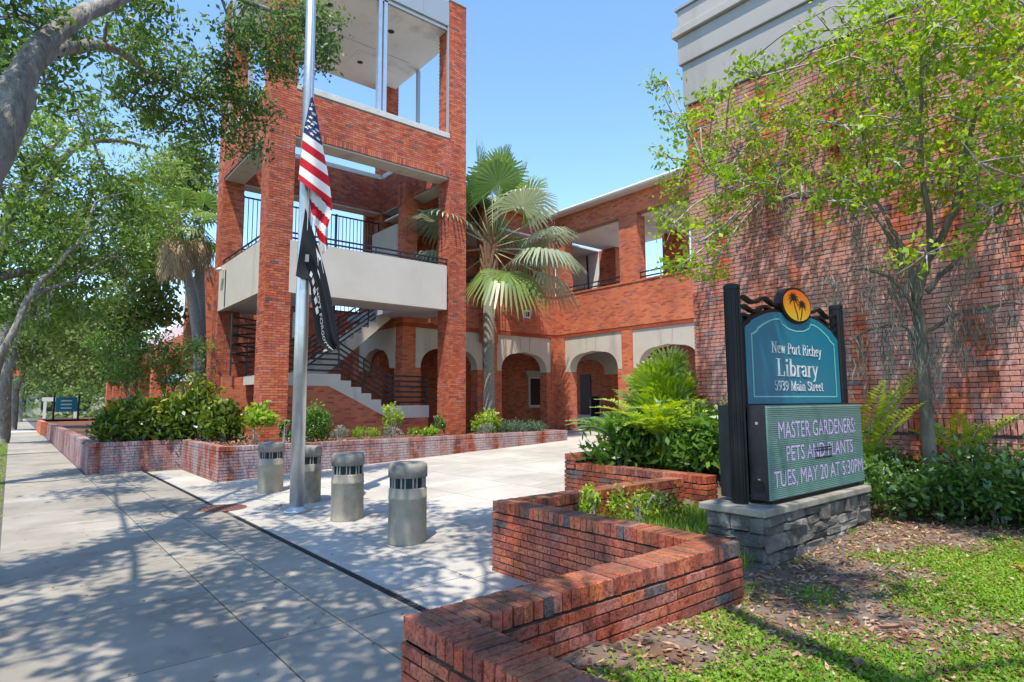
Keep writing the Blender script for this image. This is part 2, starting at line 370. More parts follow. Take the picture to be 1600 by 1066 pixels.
def lay(recs,parent,pal,key,nmax,origin=(0,0,0)):
    """the nmax bricks that show largest become parts, the rest one mass of real bricks"""
    O=np.array(origin); c=np.array([0,0,H])
    f=np.array([cf.x,cf.y,cf.z])
    def size(r):
        d=r[0]-c; dep=d@f
        x=(d@np.array(cr))/max(dep,.01); y=(d@np.array(cu))/max(dep,.01)
        if dep<.2 or abs(x)>.9 or abs(y)>.6: return -1
        return max(r[2],r[4])*r[4]/dep**2
    order=sorted(range(len(recs)),key=lambda i:-size(recs[i])); big=set(order[:nmax]); var=variants(pal,key)
    V=[];F=[];M=[]
    for i in order:
        p,U,l,dn,h,m=recs[i]; q=p-O; ang=math.atan2(U[1],U[0])
        if i in big:
            o=bpy.data.objects.new('brick',random.choice(var[m])); col.objects.link(o); o.parent=parent
            o.location=q; o.rotation_euler=(0,0,ang); o.scale=(l,dn,h)
        else:
            Nn=np.array([-U[1],U[0],0]); Z=np.array([0,0,1.])
            b=len(V)
            for sx,sy,szz in ((-1,-1,-1),(1,-1,-1),(1,1,-1),(-1,1,-1),(-1,-1,1),(1,-1,1),(1,1,1),(-1,1,1)):
                V.append(q+U*sx*l/2+Nn*sy*dn/2+Z*szz*h/2)
            F+=[(b+3,b+2,b+1,b),(b+4,b+5,b+6,b+7),(b,b+1,b+5,b+4),(b+1,b+2,b+6,b+5),(b+2,b+3,b+7,b+6),(b+3,b,b+4,b+7)]; M+=[m]*6
    if V:
        me=bpy.data.meshes.new('brickwork'); me.from_pydata([tuple(v) for v in V],[],F)
        for m in pal: me.materials.append(m)
        me.polygons.foreach_set('material_index',M); o=link('brickwork',me,parent); o['kind']='stuff'

# ------------------------------------------------------------------ ground
def zp(x):   # plaza ramp
    if x<3.55: return 0.
    if x<14.3: return .04*(x-3.55)
    if x<18: return .43+(x-14.3)*.027
    return .53
structure(MB().box((-900,-900,-.6),(900,900,-.12),0).build('ground',FIELD))
structure(MB().box((-11,-60,-.119),(-2.35,300,-.10),0).build('street',ASPH))
kb=MB().box((-2.35,-60,-.3),(-2.2,300,.03),0).build('kerb',CONC); structure(kb)
structure(MB().box((-2.2,-20,-.118),(-.02,220,-.012),0).build('verge',VERGE))
# joints bed and concrete slabs
bed=MB()
bed.box((-.02,-3,-.117),(3.55,200,-.016),0)
xs=[3.55,14.3,18,30]
for a,b in zip(xs,xs[1:]):
    za,zb=zp(a)-.016,zp(b)-.016
    bed.quad((a,-3,za),(b,-3,zb),(b,40,zb),(a,40,za))
pav=structure(bed.build('pavement',JOINT))
def slab(x0,x1,y0,y1,mat,parent=pav,name='paving_slab',g=.007):
    m=MB(); x0+=g;x1-=g;y0+=g;y1-=g
    P=[(x0,y0),(x1,y0),(x1,y1),(x0,y1)]
    i=len(m.v); m.v=[(x,y,zp(x)-.03) for x,y in P]+[(x,y,zp(x)) for x,y in P]
    m.f=[(4,5,6,7),(0,1,5,4),(1,2,6,5),(2,3,7,6),(3,0,4,7)]; m.m=[0]*5
    o=m.build(name,mat,parent); return o
y=-1.6
ys=[]
while y<100: ys.append(y); y+=1.55 if y<30 else 4.0
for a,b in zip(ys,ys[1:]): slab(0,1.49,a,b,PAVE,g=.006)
def rows(x0,x1,y0,y1,dy,mat):
    y=y0
    while y<y1-.05: slab(x0,x1,y,min(y+dy,y1),mat); y+=dy
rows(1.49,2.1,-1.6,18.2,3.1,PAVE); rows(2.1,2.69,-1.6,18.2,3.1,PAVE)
rows(3.55,3.845,2.61,4.9,1.15,PAVE2)
# slabs beyond the drain, with the plaza ramp
rows(2.765,3.55,-1.6,17.9,2.2,PAVE2)
xx=[3.55,4.85,6.15,7.45,8.75,10.05,11.35,12.65,14.3]
for a,b in zip(xx,xx[1:]):
    rows(a,b,4.9 if a<6.5 else 6.9,14.4,1.36,PAVE2)
for a,b in zip([14.3,16.1,18,19.8,21.6],[16.1,18,19.8,21.6,23.4]): rows(a,b,6.9,18.55 if b<18.1 else 26,1.8,PAVE2)
# brick-red paver band beside the planter end
band=MB(); band.quad((14.45,11.4,zp(14.45)+.004),(16.6,11.4,zp(16.6)+.004),(16.6,13.4,zp(16.6)+.004),(14.45,13.4,zp(14.45)+.004))
structure(band.build('paver_band',brickmat('paver_red',(.33,.13,.10),.2)))
# slot drain: dark channel with grate bars
dr=thing('slot_drain','dark slotted trench drain running across the pavement past the manhole','drain',(2.727,0,0))
b=MB()
for y0,y1 in ((4.0,9.95),(11.65,18.1)):
    b.box((-.036,y0,-.012),(.036,y1,-.006),0)
b.build('channel',GRILL,dr)
b=MB()
y=4.0
while y<18.1:
    if not 9.95<y<11.62: b.box((-.030,y,-.0055),(.030,y+.022,.001),0)
    y+=.06
b.build('grate',surf('drain_iron',(.02,.02,.021),(.05,.05,.05),20,.7),dr)['kind']='stuff'
mh=thing('manhole_cover','rusty reddish round manhole cover set in a circular concrete collar','manhole',(2.78,10.8,0))
b=MB()
for k in range(56):
    a0,a1=2*math.pi*k/56,2*math.pi*(k+1)/56
    b.quad(*[(r*math.cos(a),r*math.sin(a),.004) for r,a in ((.885,a0),(.905,a0),(.905,a1),(.885,a1))])
b.build('collar_joint',JOINT,mh)
MB().lathe([(.36,.001),(.36,.008),(.35,.011),(.0005,.011)],n=36).build('lid',surf('rusty_iron',(.13,.05,.035),(.22,.10,.075),14,.8,80,.6),mh)
b=MB()
for i in range(-4,5):
    for j in range(-4,5):
        if i*i+j*j<20: b.box((i*.072-.02,j*.072-.02,.011),(i*.072+.02,j*.072+.02,.016))
b.build('tread_pattern',surf('rusty_stud',(.11,.05,.04),(.19,.09,.07),14,.8),mh)['kind']='stuff'

# lawn behind the zigzag walls
def zl(x,y):
    z=.31+.02*max(0,x-5)+ .03*math.sin(x*1.7)*math.cos(y*1.3)+.015*math.sin(3.1*x+2.2*y)
    if y>4.4 and x>6.8: z+=.28*min(1,(y-4.4)/.5)
    if x<2.6: z+=.05
    return z
lw=MB(); nx,ny=60,70
xs=np.linspace(1.6,9.58,nx); ysl=np.linspace(-4,8,ny)
for i in range(nx-1):
    for j in range(ny-1):
        x0,x1,y0,y1=xs[i],xs[i+1],ysl[j],ysl[j+1]; xc,yc=(x0+x1)/2,(y0+y1)/2
        ok= yc<2.5 or (xc>4.0 and yc<4.85) or (xc>6.95 and yc<6.85)
        if ok: lw.quad((x0,y0,zl(x0,y0)),(x1,y0,zl(x1,y0)),(x1,y1,zl(x1,y1)),(x0,y1,zl(x0,y1)))
lawn=structure(lw.build('lawn',LAWN,smooth=True))
# planter soil on the left
sp=MB(); sp.box((1.7,18.35,.2),(14,60,.70)); sp.box((3.75,14.55,.2),(14.0,18.35,.68))
structure(sp.build('planter_soil',MULCH))

# ------------------------------------------------------------------ zigzag retaining wall, foreground right
def rowlock(recs,x0,x1,y0,y1,ztop,along,wts,h=.1):
    """brick-on-edge cap across a wall"""
    if along=='x':
        u=x0
        while u<x1-.02:
            recs.append((np.array([u+.0285,(y0+y1)/2+random.uniform(-.003,.003),ztop-h/2+random.uniform(-.002,.002)]),np.array([1.,0,0]),.0600,y1-y0+.016,h,random.choices(range(5),wts)[0])); u+=.0677
    else:
        u=y0
        while u<y1-.02:
            recs.append((np.array([(x0+x1)/2+random.uniform(-.003,.003),u+.0285,ztop-h/2+random.uniform(-.002,.002)]),np.array([0.,1,0]),.0600,x1-x0+.016,h,random.choices(range(5),wts)[0])); u+=.0677
W=WTS['w']; T=.70
zw=thing('retaining_wall','low zigzag brick retaining wall with brick-on-edge cap along the lawn','wall',(1.6,2.5,0))
recs=[]
core=MB(); e=.006
zt=T-.1-GAP/2
for lo,hi in (((1.49,-1.2),(1.70,2.60)),((1.49,2.37),(4.07,2.60)),((3.85,2.37),(4.07,4.95)),((3.85,4.73),(6.82,4.95))):
    core.box((lo[0]-1.6+e,lo[1]-2.5+e,-.05),(hi[0]-1.6-e,hi[1]-2.5-e,zt-.002*len(core.f)/6))
core.build('core',MORT_D,zw)
zb=zt-9*BC+.003
clad(recs,(1.49,-1.2,0),(0,1,0),(-1,0,0),3.80,zb,zt,W,ends=(0,1))
clad(recs,(1.49,2.60,0),(1,0,0),(0,1,0),2.36,zb,zt,W,ends=(1,0))
clad(recs,(1.70,-1.2,0),(0,1,0),(1,0,0),3.57,zb,zt,W)
clad(recs,(1.70,2.37,0),(1,0,0),(0,-1,0),2.37,zb,zt,W,ends=(0,1))
clad(recs,(4.07,2.37,0),(0,1,0),(1,0,0),2.36,zb,zt,W,ends=(1,0),phase=1)
clad(recs,(3.85,2.60,0),(0,1,0),(-1,0,0),2.35,zb,zt,W,ends=(0,1),phase=1)
clad(recs,(3.85,4.95,0),(1,0,0),(0,1,0),2.97,zb,zt,W,ends=(1,0))
clad(recs,(4.07,4.73,0),(1,0,0),(0,-1,0),2.75,zb,zt,W)
clad(recs,(6.82,4.73,0),(0,1,0),(1,0,0),.22,zb,zt,W)
rowlock(recs,1.49,1.70,-1.2,2.36,T,'y',W); rowlock(recs,1.49,3.84,2.37,2.60,T,'x',W); rowlock(recs,3.85,4.07,2.37,4.72,T,'y',W); rowlock(recs,3.85,6.80,4.73,4.95,T,'x',W)
lay(recs,zw,PW,'w',300,(1.6,2.5,0))
rw=thing('planter_wall','low brick planter wall stepping up beside the fern bed','wall',(6.9,5.6,0))
recs=[]; core=MB()
for lo,hi,t in (((6.84,4.40),(7.06,6.93),.75),((6.84,6.71),(9.55,6.93),.885)): core.box((lo[0]-6.9+e,lo[1]-5.6+e,-.05),(hi[0]-6.9-e,hi[1]-5.6-e,t-.106))
core.build('core',MORT_D,rw)
clad(recs,(6.84,4.40,0),(0,1,0),(-1,0,0),2.53,.036,.645,W,ends=(1,1)); clad(recs,(6.84,4.40,0),(1,0,0),(0,-1,0),.22,.036,.645,W,ends=(1,1))
clad(recs,(7.06,6.71,0),(1,0,0),(0,-1,0),2.5,.17,.78,W); clad(recs,(6.84,6.93,0),(0,-1,0),(-1,0,0),.22,.66,.78,W)
rowlock(recs,6.84,7.06,4.40,6.70,.75,'y',W); rowlock(recs,6.84,9.55,6.71,6.93,.885,'x',W)
lay(recs,rw,PW,'w',140,(6.9,5.6,0))

# ------------------------------------------------------------------ left planter wall
W=WTS['l']
lp=thing('raised_planter','long stepped brick planter wall with white lime streaks below the tower','planter',(3.5,14.4,0))
recs=[]; core=MB(); T=.76; zt=T-.1-GAP/2; O=(3.5,14.4,0)
for lo,hi in (((1.56,18.2),(1.78,40)),((1.56,18.2),(3.80,18.42)),((3.58,14.40),(3.80,18.42)),((3.58,14.40),(14.3,14.62)),((14.08,14.4),(14.3,17.6))):
    core.box((lo[0]-O[0]+e,lo[1]-O[1]+e,-.05),(hi[0]-O[0]-e,hi[1]-O[1]-e,zt-.002*len(core.f)/6))
core.build('core',MORT,lp)
zb=zt-10*BC+.003
clad(recs,(1.56,18.2,0),(0,1,0),(-1,0,0),21.8,zb,zt,W,ends=(1,0)); clad(recs,(1.56,18.2,0),(1,0,0),(0,-1,0),2.02,zb,zt,W,ends=(1,0))
clad(recs,(3.58,14.40,0),(0,1,0),(-1,0,0),3.80,zb,zt,W,ends=(1,0)); clad(recs,(3.58,14.40,0),(1,0,0),(0,-1,0),10.72,zb,zt,W,ends=(1,1))
clad(recs,(14.3,14.4,0),(0,1,0),(1,0,0),3.2,zb,zt,W,ends=(1,0))
rowlock(recs,1.56,1.78,18.42,40,T,'y',W); rowlock(recs,1.56,3.58,18.2,18.42,T,'x',W); rowlock(recs,3.58,3.80,14.62,18.42,T,'y',W); rowlock(recs,3.58,14.3,14.40,14.62,T,'x',W); rowlock(recs,14.08,14.3,14.62,17.6,T,'y',W)
lay(recs,lp,PL,'l',300,O)
fp=thing('far_planter','dark brick planter wall with trimmed lawn near the far teal sign','planter',(1.4,44,0))
b=MB().box((0,0,0),(.25,8,.75)); b.box((0,-.004,0),(2.6,.25,.752)); b.build('wall',FARB,fp)
MB().box((.25,.25,.3),(4,8,.70)).build('soil_top',surf('far_turf',(.08,.15,.02),(.14,.24,.04),3,.95,60,.6),fp)

# ------------------------------------------------------------------ tower
tw=thing('library_tower','tall open brick corner tower with white balcony and stair inside','tower',(5,16.2,0))
OT=(5,16.2,0)
X0,X1,Y0,Y1=5.0,11.45,16.2,21.6; CW=.66
def tb(lo,hi,name,mat,bev=0,kind=None):
    o=MB().box(tuple(a-b for a,b in zip(lo,OT)),tuple(a-b for a,b in zip(hi,OT))).build(name,mat,tw)
    if bev: bevel(o,bev,1)
    return o
W=WTS['t']; recs=[]
TOP=15.45
cols=((X0,Y0),(X1-CW,Y0),(X0,Y1-CW),(X1-CW,Y1-CW))
for cx,cy in cols: tb((cx+e,cy+e,0),(cx+CW-e,cy+CW-e,TOP),'column',MORT_T)
# beams
ZB,ZS=9.15,10.5
tb((X0+CW,Y0+e,ZB),(X1-CW,Y0+CW-e,ZS),'beam',MORT_T); tb((X0+CW,Y1-CW+.1,ZB),(X1-CW,Y1-e,ZS),'beam',MORT_T)
tb((X0+e,Y0+CW,ZB),(X0+CW-e,Y1-CW,ZS),'beam',MORT_T); tb((X1-CW+e,Y0+CW,ZB),(X1-e,Y1-CW,ZS),'beam',MORT_T)
# white under-side panels of the beams
for lo,hi in (((X0+CW,Y0+.03,ZB-.05),(X1-CW,Y0+CW-.02,ZB-.003)),((X0+CW,Y1-CW+.08,ZB-.05),(X1-CW,Y1-.03,ZB-.003)),((X0+.03,Y0+CW,ZB-.052),(X0+CW-.02,Y1-CW,ZB-.004)),((X1-CW+.02,Y0+CW,ZB-.052),(X1-.03,Y1-CW,ZB-.004))):
    tb(lo,hi,'beam_soffit',STUC)
# sills
for lo,hi in (((X0+CW-.0,Y0-.03,ZS+.002),(X1-CW+.0,Y0+CW+.02,ZS+.18)),((X0+CW,Y1-CW+.06,ZS+.002),(X1-CW,Y1+.03,ZS+.18)),((X0-.03,Y0+CW,ZS+.001),(X0+CW+.02,Y1-CW,ZS+.178)),((X1-CW-.02,Y0+CW,ZS+.001),(X1+.03,Y1-CW,ZS+.178))):
    tb(lo,hi,'sill',CONC,.01)
sol=((ZB+.0,ZB+.21),)
hol_f=((CW,X1-X0-CW,0,ZB-.001),(CW,X1-X0-CW,ZS-.02,20))
clad(recs,(X0,Y0,0),(1,0,0),(0,-1,0),X1-X0,.5,TOP,W,holes=hol_f,ends=(1,1),d=.012)
hol_l=((CW,Y1-Y0-CW,0,ZB-.001),(CW,Y1-Y0-CW,ZS-.02,20))
clad(recs,(X0,Y0,0),(0,1,0),(-1,0,0),Y1-Y0,.5,TOP,W,holes=hol_l,ends=(1,0),d=.012)
# inward faces that can be seen: right columns' left faces, rear beam and right beam inner faces, rear columns
clad(recs,(X1-CW,Y0,0),(0,1,0),(-1,0,0),CW,.5,TOP,W,holes=((0,CW,ZB,ZS+.18),),d=.01)
clad(recs,(X1-CW,Y1-CW,0),(0,1,0),(-1,0,0),CW,.5,TOP,W,d=.01)
clad(recs,(X0,Y1-CW,0),(1,0,0),(0,-1,0),CW,.5,TOP,W,d=.01); clad(recs,(X1-CW,Y1-CW,0),(1,0,0),(0,-1,0),CW,.5,TOP,W,d=.01)
clad(recs,(X0+CW,Y1-CW+.1,0),(1,0,0),(0,-1,0),X1-X0-2*CW,ZB,ZS,W,d=.01)
clad(recs,(X1-CW,Y0+CW,0),(0,1,0),(-1,0,0),Y1-Y0-2*CW,ZB,ZS,W,d=.01)
# brick-on-end course over the front opening
r2=[r for r in recs if not (r[0][1]<Y0 and ZB<r[0][2]<ZB+.203 and X0+CW<r[0][0]<X1-CW)]
u=X0+CW+.03
while u<X1-CW:
    r2.append((np.array([u,Y0-.008,ZB+.098]),np.array([1.,0,0]),.057,.03,.194,random.choices(range(5),[.4,.35,.2,.03,.02])[0])); u+=.0677
lay(r2,tw,PT,'t',260,OT)
# roof: white soffit, fascia, brick top, downlights
tb((X0+.15,Y0+.12,14.42),(X1-.15,Y1-.12,14.6),'soffit',WHITE)
tb((X0+.12,Y0+.10,14.61),(X1-.12,Y1-.1,15.3),'roof',ROOFW)
for k in range(5):
    a=X0+CW+.012+k*(X1-X0-2*CW-.024)/5; tb((a+.004,Y0+.02,14.52),(a+(X1-X0-2*CW-.024)/5-.004,Y0+.10,15.40),'fascia_panel',TRIM)
for k in range(4):
    a=Y0+CW+.012+k*(Y1-Y0-2*CW-.024)/4; tb((X0+.02,a+.004,14.52),(X0+.10,a+(Y1-Y0-2*CW-.024)/4-.004,15.40),'fascia_panel',TRIM)
tb((X0+CW,Y0+.05,14.36),(X1-CW,Y0+.14,14.42),'soffit_edge',TRIM)
for cx,cy in cols: tb((cx-.03,cy-.03,TOP),(cx+CW+.03,cy+CW+.03,TOP+.05),'column_cap',TRIM)
for x,y in ((7.1,17.6),(9.3,17.6),(7.1,20.0),(9.3,20.0)):
    o=MB().lathe([(.11,-.012),(.11,.0),(.0005,.0)],(x-OT[0],y-OT[1],14.415),20).build('downlight',GRILL,tw)
tb((X0+.7,18.89,14.412),(X1-.7,18.905,14.419),'soffit_joint',TRIM)
tb((8.9,19.3,14.408),(9.9,20.3,14.4195),'access_hatch',WHITE)
# metal frames of the upper openings
for x in (8.16,8.34): tb((x,Y0+.05,ZS+.18),(x+.12,Y0+.2,14.42),'mullion',ALU)
tb((X1-.2,19.1,ZS+.18),(X1-.08,19.22,14.42),'mullion',TRIM); tb((X0+.08,18.8,ZS+.18),(X0+.2,18.92,14.42),'mullion',TRIM)
for lo,hi in (((X1-CW-.07,Y0+.02,ZS+.18),(X1-CW-.012,Y0+.1,14.5)),((X0+CW+.004,Y0+.02,ZS+.18),(X0+CW+.06,Y0+.1,14.5)),((X0+.02,Y1-CW-.06,ZS+.18),(X0+.1,Y1-CW-.004,14.5)),((X0+.02,Y0+CW+.004,ZS+.18),(X0+.1,Y0+CW+.06,14.5))): tb(lo,hi,'jamb_trim',TRIM)
# balcony: stucco parapet on front and left, slab, soffit
BZ0,BZ1=4.70,6.15
bal=MB()
def q(p): return tuple(a-b for a,b in zip(p,OT))
bal.box(q((X0+CW-.06,Y0-.02,BZ0)),q((X1-CW-.10,Y0+.18,BZ1))); bal.build('balcony_parapet',STUC,tw)
MB().box(q((X0-.02,Y0+CW-.06,BZ0-.001)),q((X0+.18,Y1-CW+.0,BZ1-.002))).build('balcony_parapet',STUC,tw)
SLAB=surf('slab_soffit',(.40,.41,.44),(.46,.47,.50),1,.9)
MB().box(q((X0+.181,Y0+.181,BZ0+.03)),q((X1-.1,Y0+1.55,BZ0+.25))).build('balcony_slab',SLAB,tw)
MB().box(q((X0+.181,Y0+1.55,BZ0+.031)),q((X0+1.6,Y1-.3,BZ0+.249))).build('balcony_slab',SLAB,tw)
MB().box(q((9.6,Y0+1.55,BZ0+.031)),q((X1-.1,Y1-.3,BZ0+.249))).build('balcony_slab',SLAB,tw)
for k,(a,b_) in enumerate((((X0+CW,Y0+.1),(X1-CW-.02,Y0+.1)),((X0+.1,Y0+CW),(X0+.1,Y1-CW)))):
    rl=MB()
    for dz in (.10,.24): rl.tube([q((a[0],a[1],BZ1+dz)),q((b_[0],b_[1],BZ1+dz))],.028,8)
    n=6
    for i in range(n+1):
        x=a[0]+(b_[0]-a[0])*i/n; yy=a[1]+(b_[1]-a[1])*i/n; rl.tube([q((x,yy,BZ1-.001)),q((x,yy,BZ1+.24))],.018,6)
    rl.build('balcony_rail',RAIL,tw)
# tall bar fence across the rear at balcony level
fn=MB()
for z in (5.1,6.9,8.72): fn.box(q((X0+CW,21.15,z)),q((X1-CW,21.19,z+.05)))
x=X0+CW+.05
while x<X1-CW: fn.box(q((x,21.16,5.0)),q((x+.022,21.18,8.75))); x+=.148
for x in (X0+CW+.02,7.3,9.0,X1-CW-.07): fn.box(q((x,21.145,5.0)),q((x+.05,21.195,8.8)))
fn.build('bar_fence',RAIL,tw)
fs=MB().box(q((5.06,16.9,4.86)),q((5.1,16.92,4.88)))
# surveillance camera on the balcony corner
scam=thing('security_camera','small white security camera on the left corner of the balcony wall','camera',(4.93,20.4,5.98))
MB().tube([(.05,0,.0),(-.09,0,0)],.02,8).build('bracket',GOLDW,scam)
MB().tube([(-.1,.14,-.01),(-.1,-.16,-.03)],.06,12).build('housing',GOLDW,scam,True)
rp=MB().tube([(4.97,20.1,4.75),(4.97,20.1,5.9)],.02,6); 
tag(rp.build('rain_chain',RAIL),'thin dark stain pipe hanging on the balcony side wall','pipe')

# ------------------------------------------------------------------ stair inside the tower
st=thing('staircase','concrete stair with dark pipe rails rising under the balcony','staircase',(8,18,0)); OS=(8,18,0)
def s_(p): return tuple(a-b for a,b in zip(p,OS))
YF,YB_=17.3,18.55      # lower flight
prof=[(5.7,2.58),(7.62,2.58)]
nst=5; dxs=.34; rise=(2.58-1.62)/nst
for i in range(nst): prof+= [(7.62+dxs*i,2.58-rise*(i+1)),(7.62+dxs*(i+1),2.58-rise*(i+1))]
prof+=[(10.75,1.62),(10.75,1.22),(9.25,1.22),(7.25,2.22),(5.7,2.22)]
MB().prism([s_((x,YF,z)) for x,z in prof],(0,.14,0)).build('stringer',STUC,st)
for i in range(nst):
    MB().box(s_((7.62+dxs*i-.02,YF+.141,2.58-rise*(i+1)-.06)),s_((7.62+dxs*(i+1),YB_,2.58-rise*(i+1)))).build('tread',CONC,st)
MB().box(s_((5.7,YF+.141,2.30)),s_((7.6,20.4,2.579))).build('landing',CONC,st)
MB().box(s_((9.3,YF+.141,1.40)),s_((10.75,YB_,1.619))).build('landing',CONC,st)
br=MB().prism([s_((x,YF+.02,z)) for x,z in ((5.72,.4),(10.73,.4),(10.73,1.22),(9.25,1.22),(7.25,2.22),(5.72,2.22))],(0,.11,0)); br.build('brick_base',FARB,st)
MB().box(s_((10.6,YF+.14,.4)),s_((10.73,YB_,1.39))).build('brick_base',FARB,st)
# upper flight, along the back
UY0,UY1=19.0,20.3
n2=11; up=[]; x=7.2; z=2.58; r2_=(4.95-2.58)/n2; d2=.27
top=[]
for i in range(n2): top+=[(x+d2*i,z+r2_*(i+1)),(x+d2*(i+1),z+r2_*(i+1))]
poly=[(7.2,2.58)]+top+[(x+d2*n2,4.65),(x+d2*n2-.25,4.45),(7.45,2.3),(7.2,2.3)]
MB().prism([s_((a,UY0,b)) for a,b in poly],(0,.12,0)).build('stringer',STUC,st)
for i in range(n2):
    MB().box(s_((x+d2*i,UY0+.121,z+r2_*(i+1)-.18)),s_((x+d2*(i+1)+.02,UY1,z+r2_*(i+1)-.001))).build('tread',CONC,st)
def railing(paths,r=.03,parent=st,off=s_,name='handrail'):
    b=MB()
    for p in paths: b.tube([off(v) for v in p],r,6)
    return b.build(name,RAIL,parent)
P=[]
for k in range(6):
    dz=.10+.17*k
    P.append([(5.75,YF+.07,2.58+dz),(7.6,YF+.07,2.58+dz),(7.62+dxs*5,YF+.07,1.62+dz),(10.7,YF+.07,1.62+dz)])
railing(P)
P=[[(xx_,YF+.07,zz),(xx_,YF+.07,zz+1.02)] for xx_,zz in ((5.9,2.58),(7.58,2.58),(9.34,1.62),(10.68,1.62),(8.4,2.1))]; railing(P,.026,name='rail_post')
P=[]
for k in range(6):
    dz=.12+.17*k; P.append([(7.2,UY0+.06,2.75+dz),(x+d2*n2,UY0+.06,4.95+dz)])
railing(P)
P=[[(7.2+d2*j,UY0+.06,2.58+r2_*j),(7.2+d2*j,UY0+.06,2.75+r2_*j+1.0)] for j in (0,4,8,11)]; railing(P,.026,name='rail_post')
P=[[(5.75,yy,2.58+.1+.17*k) for yy in (YF+.07,20.4)] for k in range(6)]+[[(5.75,yy,2.58),(5.75,yy,3.6)] for yy in (18.2,19.3,20.3)]; railing(P)
# zigzag braced rail end seen left of the corner column
P=[]
for k in range(5): P+=[[(5.3,20.4,3.0+.3*k),(6.6,20.4,3.15+.3*k)],[(6.6,20.4,3.15+.3*k),(5.3,20.4,3.3+.3*k)]]
P+=[[(5.3,20.4,2.6),(5.3,20.4,4.6)]]; railing(P,.028)
MB().box(s_((5.1,20.5,.4)),s_((10.7,20.68,2.57))).build('brick_base',FARB,st)
wl=thing('emergency_light','white boxy wall light under the balcony beside the stair','lamp',(6.05,16.75,3.9))
MB().box((-.09,-.08,-.35),(.09,.08,.35)).build('housing',GOLDW,wl)
MB().box((-.05,.08,-.25),(.05,.1,.25)).build('bracket',TRIM,wl)

# ------------------------------------------------------------------ arcades of the main building
def arch_panel(parent,org,axis,u0,u1,a0,a1,zb,zs,zc,zt,th,mat=STUC):
    """stucco panel with a flattened arch; u along the wall axis, th thickness into the building"""
    pts=[(u0,zb),(u0,zt),(u1,zt),(u1,zb),(a1,zb)]
    r=min(.75,(a1-a0)*.42); hh=zc-zs
    for i in range(0,9):
        a=R(90*i/8); pts.append((a1-r+r*math.cos(a),zs+hh*math.sin(a)*(.9)))
    pts.append(((a0+a1)/2,zc))
    for i in range(8,-1,-1):
        a=R(90*i/8); pts.append((a0+r-r*math.cos(a),zs+hh*math.sin(a)*.9))
    pts.append((a0,zb))
    f=(lambda u,z:(u-org[0],org[1],z)) if axis=='x' else (lambda u,z:(org[0],u-org[1],z))
    m=MB(); i=len(pts)
    ex=(0,th,0) if axis=='x' else (th,0,0)
    return m.prism([f(u,z) for u,z in pts],ex).build('arch_panel',mat,parent)
NY=18.6; EX=17.9
nw=thing('library_north_wing','two-storey brick library wing facing the camera, arched walk below the gallery','building',(14.5,NY,0)); ON=(14.5,NY,0)
def nb(lo,hi,name,mat,par=nw,o=ON): return MB().box(tuple(a-b for a,b in zip(lo,o)),tuple(a-b for a,b in zip(hi,o))).build(name,mat,par)
for x0,x1 in ((10.45,10.98),(14.0,14.68),(17.62,18.6)):
    nb((x0,NY,.3),(x1,NY+.5,4.40),'pier',FARB)
for x0,x1 in ((10.4,11.22),(13.74,14.93),(17.38,17.9)): nb((x0,NY+.03,.3),(x1,NY+.47,2.94),'pier',FARB)
nb((10.45,NY,4.40),(EX,NY+.5,4.55),'soldier_course',brickmat('soldier',tuple(v*1.05 for v in RED),0))
nb((10.45,NY-.012,4.55),(EX,NY+.5,6.20),'parapet_wall',FARB)
nb((10.45,NY-.04,6.20),(EX,NY+.52,6.26),'coping',FARB)
nb((10.45,NY+.3,8.87),(EX+.3,NY+.5,9.65),'upper_beam',FARB)
for x0,x1 in ((10.5,11.0),(14.05,14.65),(17.5,17.9)): nb((x0,NY,6.26),(x1,NY+.5,9.64),'pier',FARB)
nb((13.8,NY-.25,4.0),(14.55,NY-.012,9.66),'pilaster',FARB)
pn=thing; 
arch_panel(nw,(14.5,.05,0),'x',10.98,14.0,11.22,13.74,2.95,3.0,3.75,4.398,.40)
arch_panel(nw,(14.5,.05,0),'x',14.68,17.62,14.93,17.38,2.95,3.0,3.75,4.398,.40)
for x in (15.95,16.4): MB().prism([(x-14.5,-.0-.0+.035,3.80),(x-14.5+.02,.035,3.80),(x-14.5+(.06 if x>16.2 else -.04),.035,4.35),(x-14.5+(.04 if x>16.2 else -.06),.035,4.35)],(0,.012,0)).build('panel_joint',TRIM,nw)
nb((10.5,NY+3.2,.3),(21.0,NY+3.4,9.6),'back_wall',FARB)
nb((10.5,NY+.5,4.42),(EX+3.2,NY+3.2,4.62),'gallery_slab',WHITE)
nb((10.9,NY+.3,8.80),(EX+3.6,NY+3.19,8.868),'ceiling',WHITE)
for x,w_ in ((19.73,1.28),(16.5,1.3)):
    f=nb((x-w_/2,NY+3.1,1.5),(x+w_/2,NY+3.2,2.9),'window',GOLDW)
    MB().box((x-w_/2+.06-14.5,3.09,1.56),(x+w_/2-.06-14.5,3.1,2.84)).build('pane',GLASS,f)
    l=MB(); l.prism([(x-w_/2-.12-14.5,3.05,2.9),(x-w_/2-.22-14.5,3.05,3.2),(x+w_/2+.22-14.5,3.05,3.2),(x+w_/2+.12-14.5,3.05,2.9)],(0,.15,0)); l.build('lintel',STUC,nw)
    nb((x-w_/2-.08,NY+3.06,1.42),(x+w_/2+.08,NY+3.2,1.50),'sill',STUC)
vt=thing('wall_vent','small square white vent on the sunlit brick parapet','vent',(16.25,NY-.02,5.33))
MB().box((-.17,-.03,-.17),(.17,.015,.17)).build('frame',GOLDW,vt); MB().box((-.1,-.035,-.1),(.1,-.03,.1)).build('grille',GRILL,vt)
bl=thing('bulkhead_lamp','round white lamp on the shaded wall behind the arch','lamp',(13.0,NY+3.15,3.55))
MB().lathe([(.001,-.06),(.12,-.03),(.14,.02)],n=16).build('lens',GOLDW,bl); bl.rotation_euler=(R(90),0,0)
